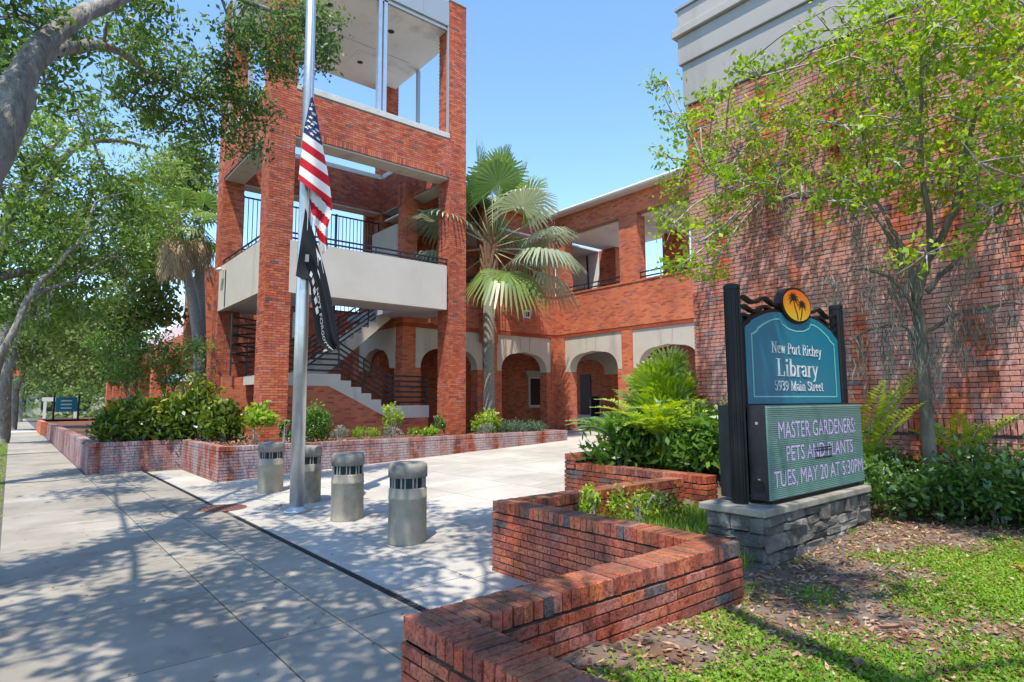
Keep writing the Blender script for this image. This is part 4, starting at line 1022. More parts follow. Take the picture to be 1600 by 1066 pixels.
# serif letters drawn with a broad pen
def arc(cx,cy,rx,ry,a0,a1,n=10): return [(cx+rx*math.cos(R(a0+(a1-a0)*i/n)),cy+ry*math.sin(R(a0+(a1-a0)*i/n))) for i in range(n+1)]
def S(x,y,w=.17): return ('s',[(x-w,y),(x+w,y)])
x_=.46
GL={
'N':(.72,[[(.12,0),(.12,.68)],('t',[(.10,.68),(.60,.0)]),('n',[(.60,0),(.60,.68)]),S(.12,0),S(.06,.68,.1),S(.60,.68)]),
'P':(.58,[('t',[(.14,0),(.14,.68)]),[(.14,.66)]+arc(.28,.50,.22,.16,90,-90)+[(.14,.34)],S(.14,0),S(.10,.68,.08)]),
'R':(.66,[('t',[(.14,0),(.14,.68)]),[(.14,.66)]+arc(.28,.51,.2,.15,90,-90)+[(.14,.36)],('t',[(.30,.36),(.56,.0)]),S(.14,0),S(.10,.68,.08),S(.58,0,.08)]),
'L':(.60,[('t',[(.14,0),(.14,.68)]),('s',[(.02,.0),(.54,.0)]),('n',[(.54,0),(.56,.18)]),S(.14,.68)]),
'M':(.86,[('n',[(.12,0),(.12,.68)]),('t',[(.12,.68),(.42,.02)]),('n',[(.42,.02),(.72,.68)]),('t',[(.72,0),(.72,.68)]),S(.12,0,.12),S(.08,.68,.1),S(.72,0),S(.76,.68,.1)]),
'S':(.50,[arc(.25,.51,.17,.16,30,210)+arc(.25,.18,.18,.17,60,-150),('n',[(.42,.66),(.42,.52)]),('n',[(.06,.02),(.06,.18)])]),
'e':(.46,[[(.07,.25),(.38,.25)]+arc(.23,.23,.17,.23,8,310)]),
'w':(.66,[('t',[(.05,x_),(.20,0)]),('n',[(.20,0),(.33,x_)]),('t',[(.33,x_),(.47,0)]),('n',[(.47,0),(.60,x_)]),S(.05,x_,.08),S(.60,x_,.07)]),
'o':(.50,[arc(.25,.23,.19,.23,0,360,20)]),
'r':(.38,[('t',[(.12,0),(.12,.45)]),[(.12,.32),(.20,.43),(.32,.44)],S(.12,0,.12),S(.08,.45,.06)]),
't':(.32,[('t',[(.14,.60),(.14,.08)]),arc(.22,.08,.08,.08,180,330,6),('s',[(.02,x_),(.29,x_)])]),
'i':(.28,[('t',[(.13,0),(.13,.45)]),('t',[(.13,.60),(.13,.68)]),S(.13,0,.12),S(.09,.45,.06)]),
'c':(.44,[arc(.23,.23,.18,.23,45,315,16)]),
'h':(.54,[('t',[(.12,0),(.12,.70)]),[(.12,.33)]+arc(.28,.30,.14,.15,150,0,8)+[(.42,0)],S(.12,0,.12),S(.42,0,.11),S(.08,.70,.06)]),
'y':(.50,[('t',[(.05,x_),(.25,0)]),('n',[(.45,x_),(.25,0),(.17,-.17),(.06,-.20)]),S(.07,x_,.09),S(.44,x_,.08)]),
'b':(.52,[('t',[(.11,0),(.11,.70)]),arc(.27,.23,.18,.22,150,-150,14),S(.07,.70,.06)]),
'a':(.46,[arc(.20,.34,.14,.12,160,0,8)+[(.34,.06),(.42,.02)],arc(.20,.13,.14,.12,80,340,12)]),
'n':(.54,[('t',[(.12,0),(.12,.45)]),[(.12,.33)]+arc(.28,.30,.14,.15,150,0,8)+[(.42,0)],S(.12,0,.12),S(.42,0,.11),S(.08,.45,.06)]),
'5':(.48,[('s',[(.12,.66),(.40,.66)]),('n',[(.12,.66),(.09,.38)]),[(.09,.38)]+arc(.22,.20,.19,.20,100,-150,12)]),
'9':(.48,[arc(.24,.46,.17,.20,0,360,18),[(.41,.46),(.38,.2),(.24,.04),(.12,0)]]),
'3':(.48,[arc(.22,.51,.15,.15,150,-80,10),arc(.22,.18,.18,.18,90,-150,12)]),
}
def pen(txt,x0,x1,zbase,cap,bold,name,parent=sg,yb=2.877,th=.004):
    adv=0; items=[]
    for ch in txt:
        if ch==' ': adv+=.34; continue
        w_,st_=GL[ch]; items.append((adv,ch)); adv+=w_+.05
    sx=(x1-x0)/adv; sz=cap/.68
    for off,ch in items:
        m=MB(); k=0
        for stx in GL[ch][1]:
            kind,pts=stx if isinstance(stx,tuple) else ('p',stx)
            hw,hh={'t':(.048*bold,.012),'n':(.019*bold,.012),'s':(.012,.014),'p':(.040*bold,.018)}[kind]
            for (xa,za),(xb,zb2) in zip(pts,pts[1:]):
                pp=[(x+sx_*hw,z+sz_*hh) for x,z in ((xa,za),(xb,zb2)) for sx_ in (-1,1) for sz_ in (-1,1)]
                # convex hull
                pp=sorted(set(pp)); 
                def half(s):
                    h=[]
                    for p in s:
                        while len(h)>1 and (h[-1][0]-h[-2][0])*(p[1]-h[-2][1])-(h[-1][1]-h[-2][1])*(p[0]-h[-2][0])<=1e-12: h.pop()
                        h.append(p)
                    return h[:-1]
                hull=half(pp)+half(pp[::-1]); k+=1
                yf=yb-th-.00015*k
                m.prism([g_(x0+(off+x)*sx,zbase+z*sz,yf) for x,z in hull],(0,th,0))
        m.build(name,SILV,parent)
pen('New Port Richey',5.68,6.78,2.17,.105,1.0,'letter'); pen('Library',5.77,6.68,1.945,.165,1.25,'letter'); pen('5939 Main Street',5.70,6.78,1.80,.095,1.0,'letter')

# ------------------------------------------------------------------ vegetation builders
def sweep(b,pts,r0,r1,n=7,sub=5,wob=.0):
    """smooth tapered limb through points"""
    P=[Vector(p) for p in pts]; out=[]
    for i in range(len(P)-1):
        p0=P[max(i-1,0)];p1=P[i];p2=P[i+1];p3=P[min(i+2,len(P)-1)]
        for k in range(sub):
            t=k/sub; out.append(.5*((2*p1)+(-p0+p2)*t+(2*p0-5*p1+4*p2-p3)*t*t+(-p0+3*p1-3*p2+p3)*t**3)+Vector((random.uniform(-wob,wob),random.uniform(-wob,wob),random.uniform(-wob,wob))))
    out.append(P[-1]); N_=len(out)
    b.tube(out,[r0+(r1-r0)*(i/(N_-1))**.8 for i in range(N_)],n); return out
def nearest(nodes_,p):
    return min(nodes_,key=lambda q:(q-p).length+max(0,q.z-p.z)*.3)
def crown(clumps,nodes_,b,sub,per,lsz,lw,spread=.22,twig=.012,droop=.35,flat=.75,bias=None,limb_r=.035):
    """leaf cloud: sub-clusters in each clump, twigs from the limbs to them.  returns centres,tints"""
    C=[];Tn=[]
    for (x,y,z,r) in clumps:
        c=Vector((x,y,z)); q=nearest(nodes_,c)
        mid=(q+c)/2+Vector((random.uniform(-.2,.2),random.uniform(-.2,.2),random.uniform(-.1,.25)))*r
        sweep(b,[q,mid,c],limb_r*(.6+.5*r),twig*1.3,5,4)
        base_t=random.uniform(.25,.7)
        for k in range(sub):
            v=rng.normal(size=3); v/=np.linalg.norm(v); v*=r*rng.uniform(.25,1.05)**.6; v[2]*=flat
            s=np.array([x,y,z])+v
            if k%3==0: sweep(b,[c,c+Vector(v)*.5+Vector((0,0,random.uniform(-.05,.1)*r)),Vector(s)],twig,twig*.35,4,2)
            n=int(per*rng.uniform(.5,1.5)); P=s+rng.normal(size=(n,3))*np.array([spread,spread,spread*.7])
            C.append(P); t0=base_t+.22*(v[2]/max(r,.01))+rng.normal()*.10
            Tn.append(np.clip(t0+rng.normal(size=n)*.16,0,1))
    return np.concatenate(C),np.concatenate(Tn)
def tree(name,label,cat,base,trunk_pts,r0,r1,limbs,clumps,lm,bm_,sub,per,L,Wd,group=None,spread=.22,droop=.4,extra=None,limb_r=.035,flat=.75,twm=None):
    t=thing(name,label,cat,base,group); O=Vector(base)
    b=MB(); nd=sweep(b,trunk_pts,r0,r1,12,6,.01)
    ns=list(nd[len(nd)//2:])
    for pts,a,c in limbs: ns+=sweep(b,pts,a,c,9,6,.015)
    tw_=MB(); Cc,Tt=crown(clumps,ns,tw_,sub,per,L,Wd,spread,limb_r=limb_r,flat=flat)
    o=b.build('trunk',bm_,t,True); o.location=-O
    o=tw_.build('branches',twm or bm_,t,True); o.location=-O; o['kind']='stuff'
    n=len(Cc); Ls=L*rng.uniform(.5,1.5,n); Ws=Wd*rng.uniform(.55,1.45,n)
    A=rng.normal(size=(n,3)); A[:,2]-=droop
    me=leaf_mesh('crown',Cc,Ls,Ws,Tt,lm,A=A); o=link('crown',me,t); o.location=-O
    if extra: extra(t,ns,O,b)
    return t
G='street oaks arching over the pavement'
moss_pts=[]
def moss(t,ns,O,b,pts=None,n=60,ln=(.4,1.2),per=40):
    V=[];Tn=[]
    src=pts or [ns[random.randrange(len(ns))] for _ in range(n)]
    for p in src:
        l=random.uniform(*ln); k=int(per*l)
        for j in range(k):
            f=random.random(); w_=.06*(1-f*.6); c=np.array(p)+np.array([random.gauss(0,w_),random.gauss(0,w_),-f*l])
            a=np.array([random.gauss(0,.25),random.gauss(0,.25),-1]); a/=np.linalg.norm(a)
            s=np.cross(a,rng.normal(size=3)); s/=np.linalg.norm(s); h=random.uniform(.05,.12)
            V.append([c-a*h,c+s*.006,c+a*h,c-s*.006]); Tn.append(random.random())
    me=quads('spanish_moss',np.array(V),np.array(Tn),L_MOSS); o=link('spanish_moss',me,t); o.location=-O; o['kind']='stuff'
A_limb=[(-.48,7.58,3.72),(-.3,7.79,4.39),(-.17,8.0,5.02),(.01,8.3,5.68),(.28,8.7,6.33),(.68,9.17,7.02),(1.25,9.72,7.87)]
A2=[(-.04,8.2,5.51),(.12,8.8,5.96),(.33,9.29,6.33),(.64,9.98,6.79),(.97,10.56,7.09),(1.36,11.12,7.22),(2.21,11.79,7.32)]
A3=[(1.25,9.72,7.87),(2.23,10.77,8.88),(2.96,11.11,9.09),(3.58,11.24,9.24),(4.21,11.24,9.58)]
Acl=[(-.22,8.4,6.04,.45),(.09,9.5,5.83,.4),(.24,9.5,6.6,.4),(.82,9.97,7.42,.6),(1.3,10.32,7.76,.5),(1.1,10.95,7.57,.6),(1.56,11.29,7.64,.5),(2.01,11.63,7.72,.6),(2.41,11.76,7.49,.65),(2.07,11.82,7.16,.6),(2.81,11.97,7.21,.55),(3.17,11.99,6.87,.5),(2.64,12.12,6.64,.55),(2.96,11.94,7.63,.5),(1.62,11.89,7.16,.6),(1.26,11.93,6.83,.6),(1.86,12.26,6.71,.6),(1.27,11.43,7.19,.5),(2.7,11.08,8.34,.35),(3.11,11.18,8.74,.45),(3.46,11.18,8.63,.5),(3.72,11.2,8.23,.45),(4.05,11.3,9.0,.5),(4.33,11.19,9.26,.45),(4.4,11.16,8.67,.35),(3.58,11.24,9.31,.5),(4.21,11.24,9.65,.5),(3.31,11.22,8.15,.35),(2.59,11.2,7.81,.25),(3.21,11.56,7.43,.4)]
tree('oak_tree','near oak whose thick grey limb leans in at the top left','tree',(-1.1,7.0,0),[(-1.1,7.0,-.1),(-1.05,7.1,1.4),(-.8,7.3,2.8)]+A_limb[:3],.32,.20,[(A_limb[1:],.172,.075),(A2,.13,.03),(A3,.09,.02),([(-.9,7.2,2.6),(-1.7,7.6,4.5),(-2.6,8.4,6.5)],.2,.06)],[(x,y,z,r*1.1) for x,y,z,r in Acl],L_OAK,BARK,20,24,.10,.046,G,.13,limb_r=.03)
# crown over the camera: above the picture, its shade falls on the pavement
over=[]
for x,y,z,r in [(-.6,1.0,7.6,.8),(-.2,2.4,7.3,.8),(1.3,2.0,7.9,.45),(.3,3.6,7.7,.7),(1.9,3.3,8.3,.6),(-.9,4.3,7.2,.8),(.9,4.9,8.2,.7),(2.4,4.6,8.6,.55),(-.2,5.8,8.0,.7),(1.6,6.2,8.9,.6),(-1.0,7.0,8.2,.7),(.6,7.3,9.2,.6),(2.2,.3,8.0,.5),(3.3,1.6,8.4,.55),(-1.6,-.6,7.6,.8),(5.6,-.3,8.0,.65),(3.4,-2.6,7.5,.8),(-1.2,9.4,8.9,.7),(-1.4,12.2,8.4,.8),(-.6,14.2,8.2,.8),(-1.2,3.0,6.6,.6),(-.9,.2,7.0,.7),(-1.6,1.8,7.6,.8),(-2.0,4.0,7.8,.8),(.2,4.8,7.2,.6),(-2.2,6,7.8,.8),(-.4,-.6,6.9,.6)]: over.append((x,y,z,r))
tree('oak_tree','oak behind the camera whose boughs shade the near pavement','tree',(-1.4,-1.8,0),[(-1.4,-1.8,-.1),(-1.3,-1.6,1.8),(-1.0,-1.2,3.6),(-.6,-.5,5.2)],.4,.26,[([(-.6,-.5,5.2),(-.2,1.5,6.6),(.2,3.5,7.3),(.4,5.6,7.9),(.2,7.4,8.6)],.075,.02),([(-.2,1.5,6.6),(1.0,2.6,7.4),(2.0,4.4,8.2)],.05,.012),([(-.6,-.5,5.2),(1.2,-.6,6.7),(2.4,-1.6,7.4),(3.4,-2.5,7.5)],.05,.012),([(-.6,-.5,5.2),(-1.5,2.5,6.6),(-1.4,6,7.6),(-1.2,11,8.2),(-.8,14,8.2)],.07,.02),([(1.2,-.6,6.7),(1.6,.6,7.4),(3.2,1.4,8.1)],.12,.03)],over,L_OAK,BARK,36,27,.17,.085,G,.22,limb_r=.016)
Bcl=[(-.38,17.,7.71,1.),(.26,18.,7.93,1.),(.88,18.98,9.32,.8),(-.26,17.,6.56,1.2),(.33,18.,6.67,1.2),(1.05,18.97,7.43,1.1),(-.14,17.,5.42,1.2),(.57,17.99,5.76,1.2),(1.32,18.95,6.27,1.2),(2.11,19.89,7.,1.1),(-.02,18.,4.59,1.1),(.69,17.99,4.67,1.2),(1.52,18.94,5.1,1.2),(2.2,19.86,5.9,.8),(1.98,19.9,7.92,.8),(2.86,20.8,7.38,.8),(.31,18.,3.86,.8),(1.16,18.96,4.22,.8),(3.04,20.78,8.83,.8),]
tree('oak_tree','leafy oak with bright foliage filling the left edge at mid height','tree',(-1.3,16.6,0),[(-1.3,16.6,-.1),(-1.2,16.7,1.6),(-.89,16.98,3.22),(-.56,17.29,4.4)],.33,.2,[([(-.56,17.29,4.4),(-.24,18.,6.23),(.17,19.,7.91),(.81,19.98,9.31)],.19,.06),([(.24,18.6,6.59),(.8,18.98,8.33),(1.84,19.91,9.21),(2.75,20.82,9.58)],.11,.04),([(-.56,17.29,4.4),(.4,18,5.0),(1.6,19.2,5.6),(2.4,20.2,6.2)],.12,.04),([(-1.0,16.9,2.4),(-.25,16.5,2.8),(.2,16.6,4.1),(.75,16.78,5.1),(1.1,16.95,5.7),(1.3,17.4,6.6),(1.9,18.2,7.2)],.10,.010),([(.2,16.6,4.1),(.9,17.2,4.6),(1.7,17.9,5.4),(2.2,18.8,5.6)],.05,.008)],[(x,y,z,r*1.05) for x,y,z,r in Bcl],L_OAKB,BARK,30,34,.13,.062,G,.19,limb_r=.045,extra=lambda t,ns,O,b: moss(t,ns,O,b,n=50,ln=(.4,1.5),per=20))
Ccl=[(2.71,29.88,5.21,1.4),(1.77,31.95,5.09,1.4),(.75,33.99,4.93,1.4),(3.68,28.77,5.7,1.2),(3.82,27.74,6.63,1.1),(4.09,26.69,9.32,1.2),(4.8,26.57,10.5,1.),(3.72,26.74,7.98,1.2),(5.39,26.46,10.06,.9),(3.18,29.83,4.71,1.1),(2.34,32.92,4.36,1.2),(.22,33.,6.18,1.5),(.13,35.,4.4,1.1),(4.38,26.64,7.55,.7),(4.36,28.67,5.49,.9),(4.98,26.54,11.61,.9)]
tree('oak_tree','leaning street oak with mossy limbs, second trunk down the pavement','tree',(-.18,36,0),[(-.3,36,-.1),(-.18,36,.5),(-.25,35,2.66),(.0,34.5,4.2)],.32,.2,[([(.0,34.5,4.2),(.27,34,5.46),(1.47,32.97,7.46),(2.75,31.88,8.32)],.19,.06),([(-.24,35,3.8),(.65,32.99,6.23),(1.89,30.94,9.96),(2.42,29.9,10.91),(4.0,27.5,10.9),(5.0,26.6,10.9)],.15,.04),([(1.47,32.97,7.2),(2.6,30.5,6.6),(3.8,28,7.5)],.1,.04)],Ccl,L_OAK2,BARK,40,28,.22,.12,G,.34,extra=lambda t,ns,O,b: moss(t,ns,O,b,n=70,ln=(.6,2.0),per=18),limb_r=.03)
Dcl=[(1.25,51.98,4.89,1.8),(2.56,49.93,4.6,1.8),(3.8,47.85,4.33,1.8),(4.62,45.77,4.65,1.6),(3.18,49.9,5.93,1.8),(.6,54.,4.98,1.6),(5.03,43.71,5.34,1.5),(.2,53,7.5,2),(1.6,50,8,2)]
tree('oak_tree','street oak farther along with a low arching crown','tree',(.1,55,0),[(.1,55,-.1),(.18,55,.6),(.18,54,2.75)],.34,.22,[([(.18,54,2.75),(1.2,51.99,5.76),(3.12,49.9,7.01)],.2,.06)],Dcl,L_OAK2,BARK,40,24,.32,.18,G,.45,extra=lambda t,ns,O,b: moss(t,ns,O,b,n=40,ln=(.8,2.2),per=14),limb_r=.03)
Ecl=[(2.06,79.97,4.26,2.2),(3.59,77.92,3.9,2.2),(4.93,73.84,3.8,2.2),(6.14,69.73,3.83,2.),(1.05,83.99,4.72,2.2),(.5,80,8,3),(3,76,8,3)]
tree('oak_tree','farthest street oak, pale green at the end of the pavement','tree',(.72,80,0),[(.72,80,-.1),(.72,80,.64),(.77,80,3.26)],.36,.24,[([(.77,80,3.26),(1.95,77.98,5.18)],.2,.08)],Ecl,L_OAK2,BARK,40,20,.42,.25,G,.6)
# extra trunk close to the left frame edge
tree('oak_tree','oak stem with an orange banner at the far left edge','tree',(-.62,27,0),[(-.62,27,-.1),(-.6,27,1.5),(-.45,26.8,3.2),(0,26.2,5.4)],.26,.14,[([(0,26.2,5.4),(.6,25,7.0)],.13,.05)],[(.6,25,7.2,1.2),(1.4,24.6,6.6,1.1),(.2,25.6,8.2,1.3),(1.9,24.2,7.8,1.0)],L_OAK2,BARK,30,22,.15,.07,G,.3,limb_r=.03)
# small crape tree in the left planter
stc=[(2.4,21,3.2,.5),(2.9,21,3.6,.55),(3.4,21.2,3.5,.55),(3.9,21.2,3.2,.55),(2.2,20.8,2.7,.45),(4.2,21,2.8,.5),(3.2,20.8,2.9,.5),(4.5,21.2,3.5,.45),(2.7,20.8,2.4,.4),(3.7,20.9,2.5,.4),(1.9,21,3.5,.5)]
tree('crape_tree','small multi-stemmed tree standing in the left planter','tree',(3.25,20.8,.7),[(3.25,20.8,.6),(3.2,20.85,1.2),(3.15,20.9,1.8)],.09,.05,[([(3.25,20.8,.7),(3.5,20.8,1.4),(3.9,20.9,2.4)],.07,.025),([(3.2,20.8,.9),(2.8,20.8,1.7),(2.4,20.9,2.5)],.065,.02),([(3.3,20.8,1.0),(3.55,20.9,1.9),(3.6,21,2.9)],.06,.02)],stc,L_SHR,BARKR,18,20,.11,.05,None,.16,limb_r=.014)

# right-hand tree in front of the hall
rt_tr=[(8.68,2.46,.25),(8.66,2.46,.44),(8.61,2.45,1.12),(8.56,2.44,1.89),(8.51,2.42,2.51),(8.45,2.44,2.91)]
rl=[([(8.45,2.44,2.91),(8.43,2.34,3.28),(8.32,2.19,3.63),(8.21,2.2,4.55),(8.13,2.11,5.53),(8.05,2.04,6.43)],.065,.02),
([(8.46,2.43,2.94),(8.5,2.29,3.36),(8.37,1.96,3.9),(8.3,1.82,4.38),(8.15,1.59,5.01),(8.01,1.2,5.38),(7.95,.92,5.63)],.07,.02),
([(8.45,2.44,2.91),(8.44,2.5,3.48),(8.48,2.7,4.02),(8.72,2.93,4.57),(8.7,3.,5.39)],.05,.015),
([(8.46,2.41,2.67),(8.21,2.56,3.13),(8.,2.86,3.32),(7.82,3.06,3.25)],.04,.012),
([(8.49,2.32,3.01),(8.48,1.96,3.38),(8.36,1.55,3.79),(8.11,1.22,4.)],.045,.012),
([(8.44,2.48,3.31),(8.41,2.92,4.23),(8.62,3.74,4.59),(8.65,4.62,4.93),(8.54,5.2,5.4)],.045,.010),
([(8.22,2.17,4.95),(8.26,2.41,5.71),(8.33,2.84,6.46),(8.43,3.16,7.13)],.035,.010),
([(8.62,2.45,2.5),(8.75,2.1,2.72),(8.7,1.6,2.78),(8.55,1.2,2.70)],.035,.010),
([(8.56,2.42,2.3),(8.4,2.6,2.62),(8.3,3.0,2.55),(8.1,3.3,2.35)],.03,.008)]
rcl=[(8.85,6.18,7.49),(8.47,5.84,6.65),(8.15,5.36,6.11),(7.77,5.42,5.52),(8.09,5.5,5.13),(8.23,5.82,4.79),(7.75,5.38,4.43),(7.71,5.31,3.73),(8.14,4.81,6.35),(8.58,5.37,6.23),(8.21,5.14,5.56),(7.57,4.55,4.76),(8.02,4.86,4.43),(7.52,4.83,3.97),(7.93,4.82,3.73),(8.99,4.87,7.14),(7.67,4.35,5.9),(9.17,5.34,6.35),(7.62,4.21,5.18),(7.39,4.01,4.62),(8.14,4.68,4.73),(8.48,5.01,4.41),(9.13,5.17,4.13),(7.49,3.76,6.03),(7.9,4.,5.95),(7.42,3.86,5.39),(9.21,4.7,5.69),(9.18,4.75,5.24),(8.54,4.39,4.18),(8.67,4.,6.57),(9.19,4.26,6.35),(8.63,3.96,5.65),(8.77,4.17,5.31),(7.89,3.78,4.7),(8.87,4.06,4.18),(8.33,4.,3.61),(8.,3.34,6.35),(8.98,3.59,6.59),(8.7,3.68,5.95),(8.41,3.55,5.54),(8.9,3.77,5.18),(7.51,3.31,4.32),(7.38,3.,4.01),(7.91,3.46,3.78),(7.88,3.01,6.48),(7.44,2.63,5.77),(7.75,2.84,5.9),(7.92,3.04,5.6),(7.36,2.75,4.93),(8.7,3.25,5.15),(7.65,2.81,4.34),(7.59,2.94,4.11),(7.6,3.02,3.62),(7.47,2.81,3.45),(8.29,2.67,7.),(9.11,2.88,7.24),(9.09,3.09,6.88),(9.03,2.86,6.1),(8.58,2.86,5.74),(8.03,2.74,5.06),(8.54,2.93,5.04),(7.77,2.75,4.33),(8.41,2.95,3.8),(8.29,2.4,6.77),(7.81,2.32,6.22),(8.35,2.55,6.23),(8.43,2.4,5.67),(8.66,2.48,5.46),(7.55,2.27,4.89),(7.58,2.26,4.37),(8.03,2.42,4.24),(8.8,2.85,3.64),(7.49,1.82,6.1),(7.56,1.84,5.84),(8.16,2.22,5.89),(7.66,1.94,5.43),(8.52,2.13,5.5),(8.68,2.3,5.03),(7.92,2.2,4.61),(8.41,2.22,4.37),(8.99,2.48,4.24),(7.61,2.06,3.28),(8.88,1.93,6.71),(7.31,1.72,5.63),(7.71,1.74,5.57),(8.77,2.07,5.85),(8.69,1.98,5.42),(8.56,1.96,4.84),(7.41,1.71,4.26),(8.71,2.06,4.43),(8.8,2.24,4.09),(8.85,2.19,3.79),(7.69,1.45,6.03),(7.66,1.41,5.71),(8.69,1.6,5.89),(7.78,1.6,5.15),(8.66,1.64,5.11),(8.77,1.85,5.06),(7.3,1.47,4.05),(8.5,1.83,4.14),(9.12,2.01,3.38),(7.19,1.21,5.64),(8.92,1.49,6.24),(8.93,1.54,5.89),(8.95,1.44,5.45),(7.55,1.22,4.71),(7.75,1.3,4.54),(8.59,1.5,4.4),(8.03,1.4,3.89),(7.66,1.47,3.65),(8.46,1.05,6.25),(8.,1.06,5.62),(8.5,1.16,5.6),(7.66,1.14,5.07),(7.6,1.06,4.62),(8.34,1.25,4.71),(8.09,1.14,4.35),(8.4,1.34,4.),(7.53,1.2,3.58)]
def rmoss(t,ns,O,b):
    P=[Vector(p) for p in ((8.45,2.55,2.5),(8.5,2.3,2.45),(8.35,2.75,2.62),(8.2,3.05,2.55),(8.05,3.3,2.4),(8.7,1.75,2.78),(8.6,1.3,2.7),(8.7,2.0,2.75),(7.95,2.9,3.3),(7.85,3.05,3.25),(8.2,2.6,3.1),(8.5,1.9,3.4),(8.3,1.4,3.8),(8.15,1.25,4.0),(8.6,3.2,4.4),(8.6,4.0,4.7),(8.4,2.7,3.7),(8.3,1.7,4.4),(8.0,3.2,2.3),(8.45,2.1,2.9),(8.55,4.4,4.8),(8.55,1.5,3.1),(8.3,2.5,3.3))]
    moss(t,ns,O,b,[p+Vector((random.gauss(0,.08),random.gauss(0,.08),0)) for p in P for _ in range(3)],ln=(.25,.95),per=75)
tree('crape_myrtle','thin-trunked tree with sparse lime leaves and hanging moss by the hall','tree',(8.68,2.46,.3),rt_tr,.092,.062,[(p_,a_*.8,c_*.8) for p_,a_,c_ in rl],[(x,y,z,.36) for x,y,z in rcl if z>4.3 or random.random()<.45],L_CRAPE,BARKR,13,11,.085,.045,None,.075,extra=rmoss,limb_r=.010,flat=.9,twm=TWIG)

# shrubs: leaf cloud over stems
def shrub(name,label,cat,base,rx,ry,h,lm,n,L,Wd,group=None,z0=.15,stem=TWIG,upright=False,tilt=0,holes=.0):
    t=thing(name,label,cat,base,group)
    b=MB()
    for k in range(7):
        a=random.uniform(0,6.28); f=random.uniform(.3,.8)
        sweep(b,[(0.04*math.cos(a),.04*math.sin(a),-.03),(rx*f*.5*math.cos(a),ry*f*.5*math.sin(a),h*.45),(rx*f*math.cos(a),ry*f*math.sin(a),h*.85)],.012,.004,5,3)
    b.build('stems',stem,t,True)
    K=max(8,int(n/30)); C=[];Tn=[];A=[]
    for k in range(K):
        v=rng.normal(size=3); v/=np.linalg.norm(v); v*=rng.uniform(.35,1)**.5; v[2]=abs(v[2]) if rng.random()<.8 else v[2]*.4
        s=np.array([v[0]*rx,v[1]*ry,z0+ (h-z0)*(.15+.8*max(v[2],-.1))])
        m=int(n/K*rng.uniform(.5,1.5)); sp=min(rx,ry,h)*.22
        P=s+rng.normal(size=(m,3))*sp; P[:,2]=np.maximum(P[:,2],.02); C.append(P)
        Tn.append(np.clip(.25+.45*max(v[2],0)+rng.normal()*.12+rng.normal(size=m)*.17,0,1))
        a=rng.normal(size=(m,3))*.8+np.array([v[0],v[1],.5 if not upright else 1.6]); A.append(a)
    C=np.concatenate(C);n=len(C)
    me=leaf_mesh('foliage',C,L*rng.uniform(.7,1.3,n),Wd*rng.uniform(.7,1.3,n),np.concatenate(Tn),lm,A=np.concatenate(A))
    link('foliage',me,t); return t
g='croton shrubs packed along the left planter'
for k,(x,y,rx,h,lb) in enumerate(((2.25,19.0,.55,.95,'croton shrub at the left end of the planter, speckled yellow'),(2.95,18.9,.55,1.15,'yellow-green croton shrub second along the planter'),(3.5,18.7,.55,1.0,'dark-leaved croton shrub in the middle of the planter'),(4.05,18.5,.7,1.75,'tallest glossy croton shrub beside the tower column'),(4.35,17.3,.5,1.1,'croton shrub near the tower foot with bare lower stems'),(2.6,19.8,.6,1.3,'croton shrub in the second row under the small tree'),(3.6,19.6,.6,1.35,'croton shrub behind the middle ones, beside palm stems'))):
    shrub('croton_shrub',lb,'shrub',(x,y,.70),rx,rx,h,L_CROT,1500,.19,.085,g,.12)
shrub('croton_shrub','bright lime croton on bare stems in front of the corner column','shrub',(4.65,15.5,.68),.42,.38,.95,L_LIME,420,.17,.08,g,.55)
shrub('round_shrub','clipped bright green leaning shrub beside the flagpole','shrub',(6.05,15.35,.66),.42,.35,1.12,L_SHR,2600,.075,.045)
shrub('sapling','young green sapling in front of the corner column foot','plant',(5.2,15.0,.67),.13,.13,.65,L_SHR,220,.11,.05)
shrub('silver_bush','silver-grey bushy herb in the planter bed','plant',(6.6,14.95,.68),.22,.18,.42,L_SIL,700,.06,.012,upright=True)
shrub('tall_weed','tall lime leafy plant in front of the stair wall','plant',(8.25,15.2,.68),.32,.28,1.1,L_LIME,480,.13,.045)
shrub('lime_herb','feathery lime herb between the silver bush and the tall plant','plant',(7.3,14.95,.67),.45,.2,.42,L_LIME,900,.10,.014,upright=True)
shrub('pale_herb','pale pinkish-green herb at the foot of the tall plant','plant',(8.1,14.9,.67),.3,.16,.45,L_SIL,500,.08,.012,upright=True)
shrub('low_herb','low bright green leafy clump by the right column','plant',(9.2,14.95,.67),.6,.2,.30,L_LIME,800,.08,.04)
shrub('climber','dark green climber against the stair end by the column','plant',(10.1,15.7,.67),.25,.2,.75,L_SHR,450,.08,.04)
shrub('rose_bush','yellow-green shrub on the left of the palm trunk','shrub',(11.65,15.3,.7),.5,.35,.75,L_LIME,850,.11,.055)
shrub('grey_herb','soft grey herb in front of the palm shrub','plant',(11.3,14.9,.67),.35,.18,.38,L_SIL,600,.07,.012,upright=True)
shrub('ground_cover','low spreading grey-green juniper at the right end of the bed','shrub',(13.0,15.3,.66),1.15,.55,.36,L_GREY,3200,.08,.022)
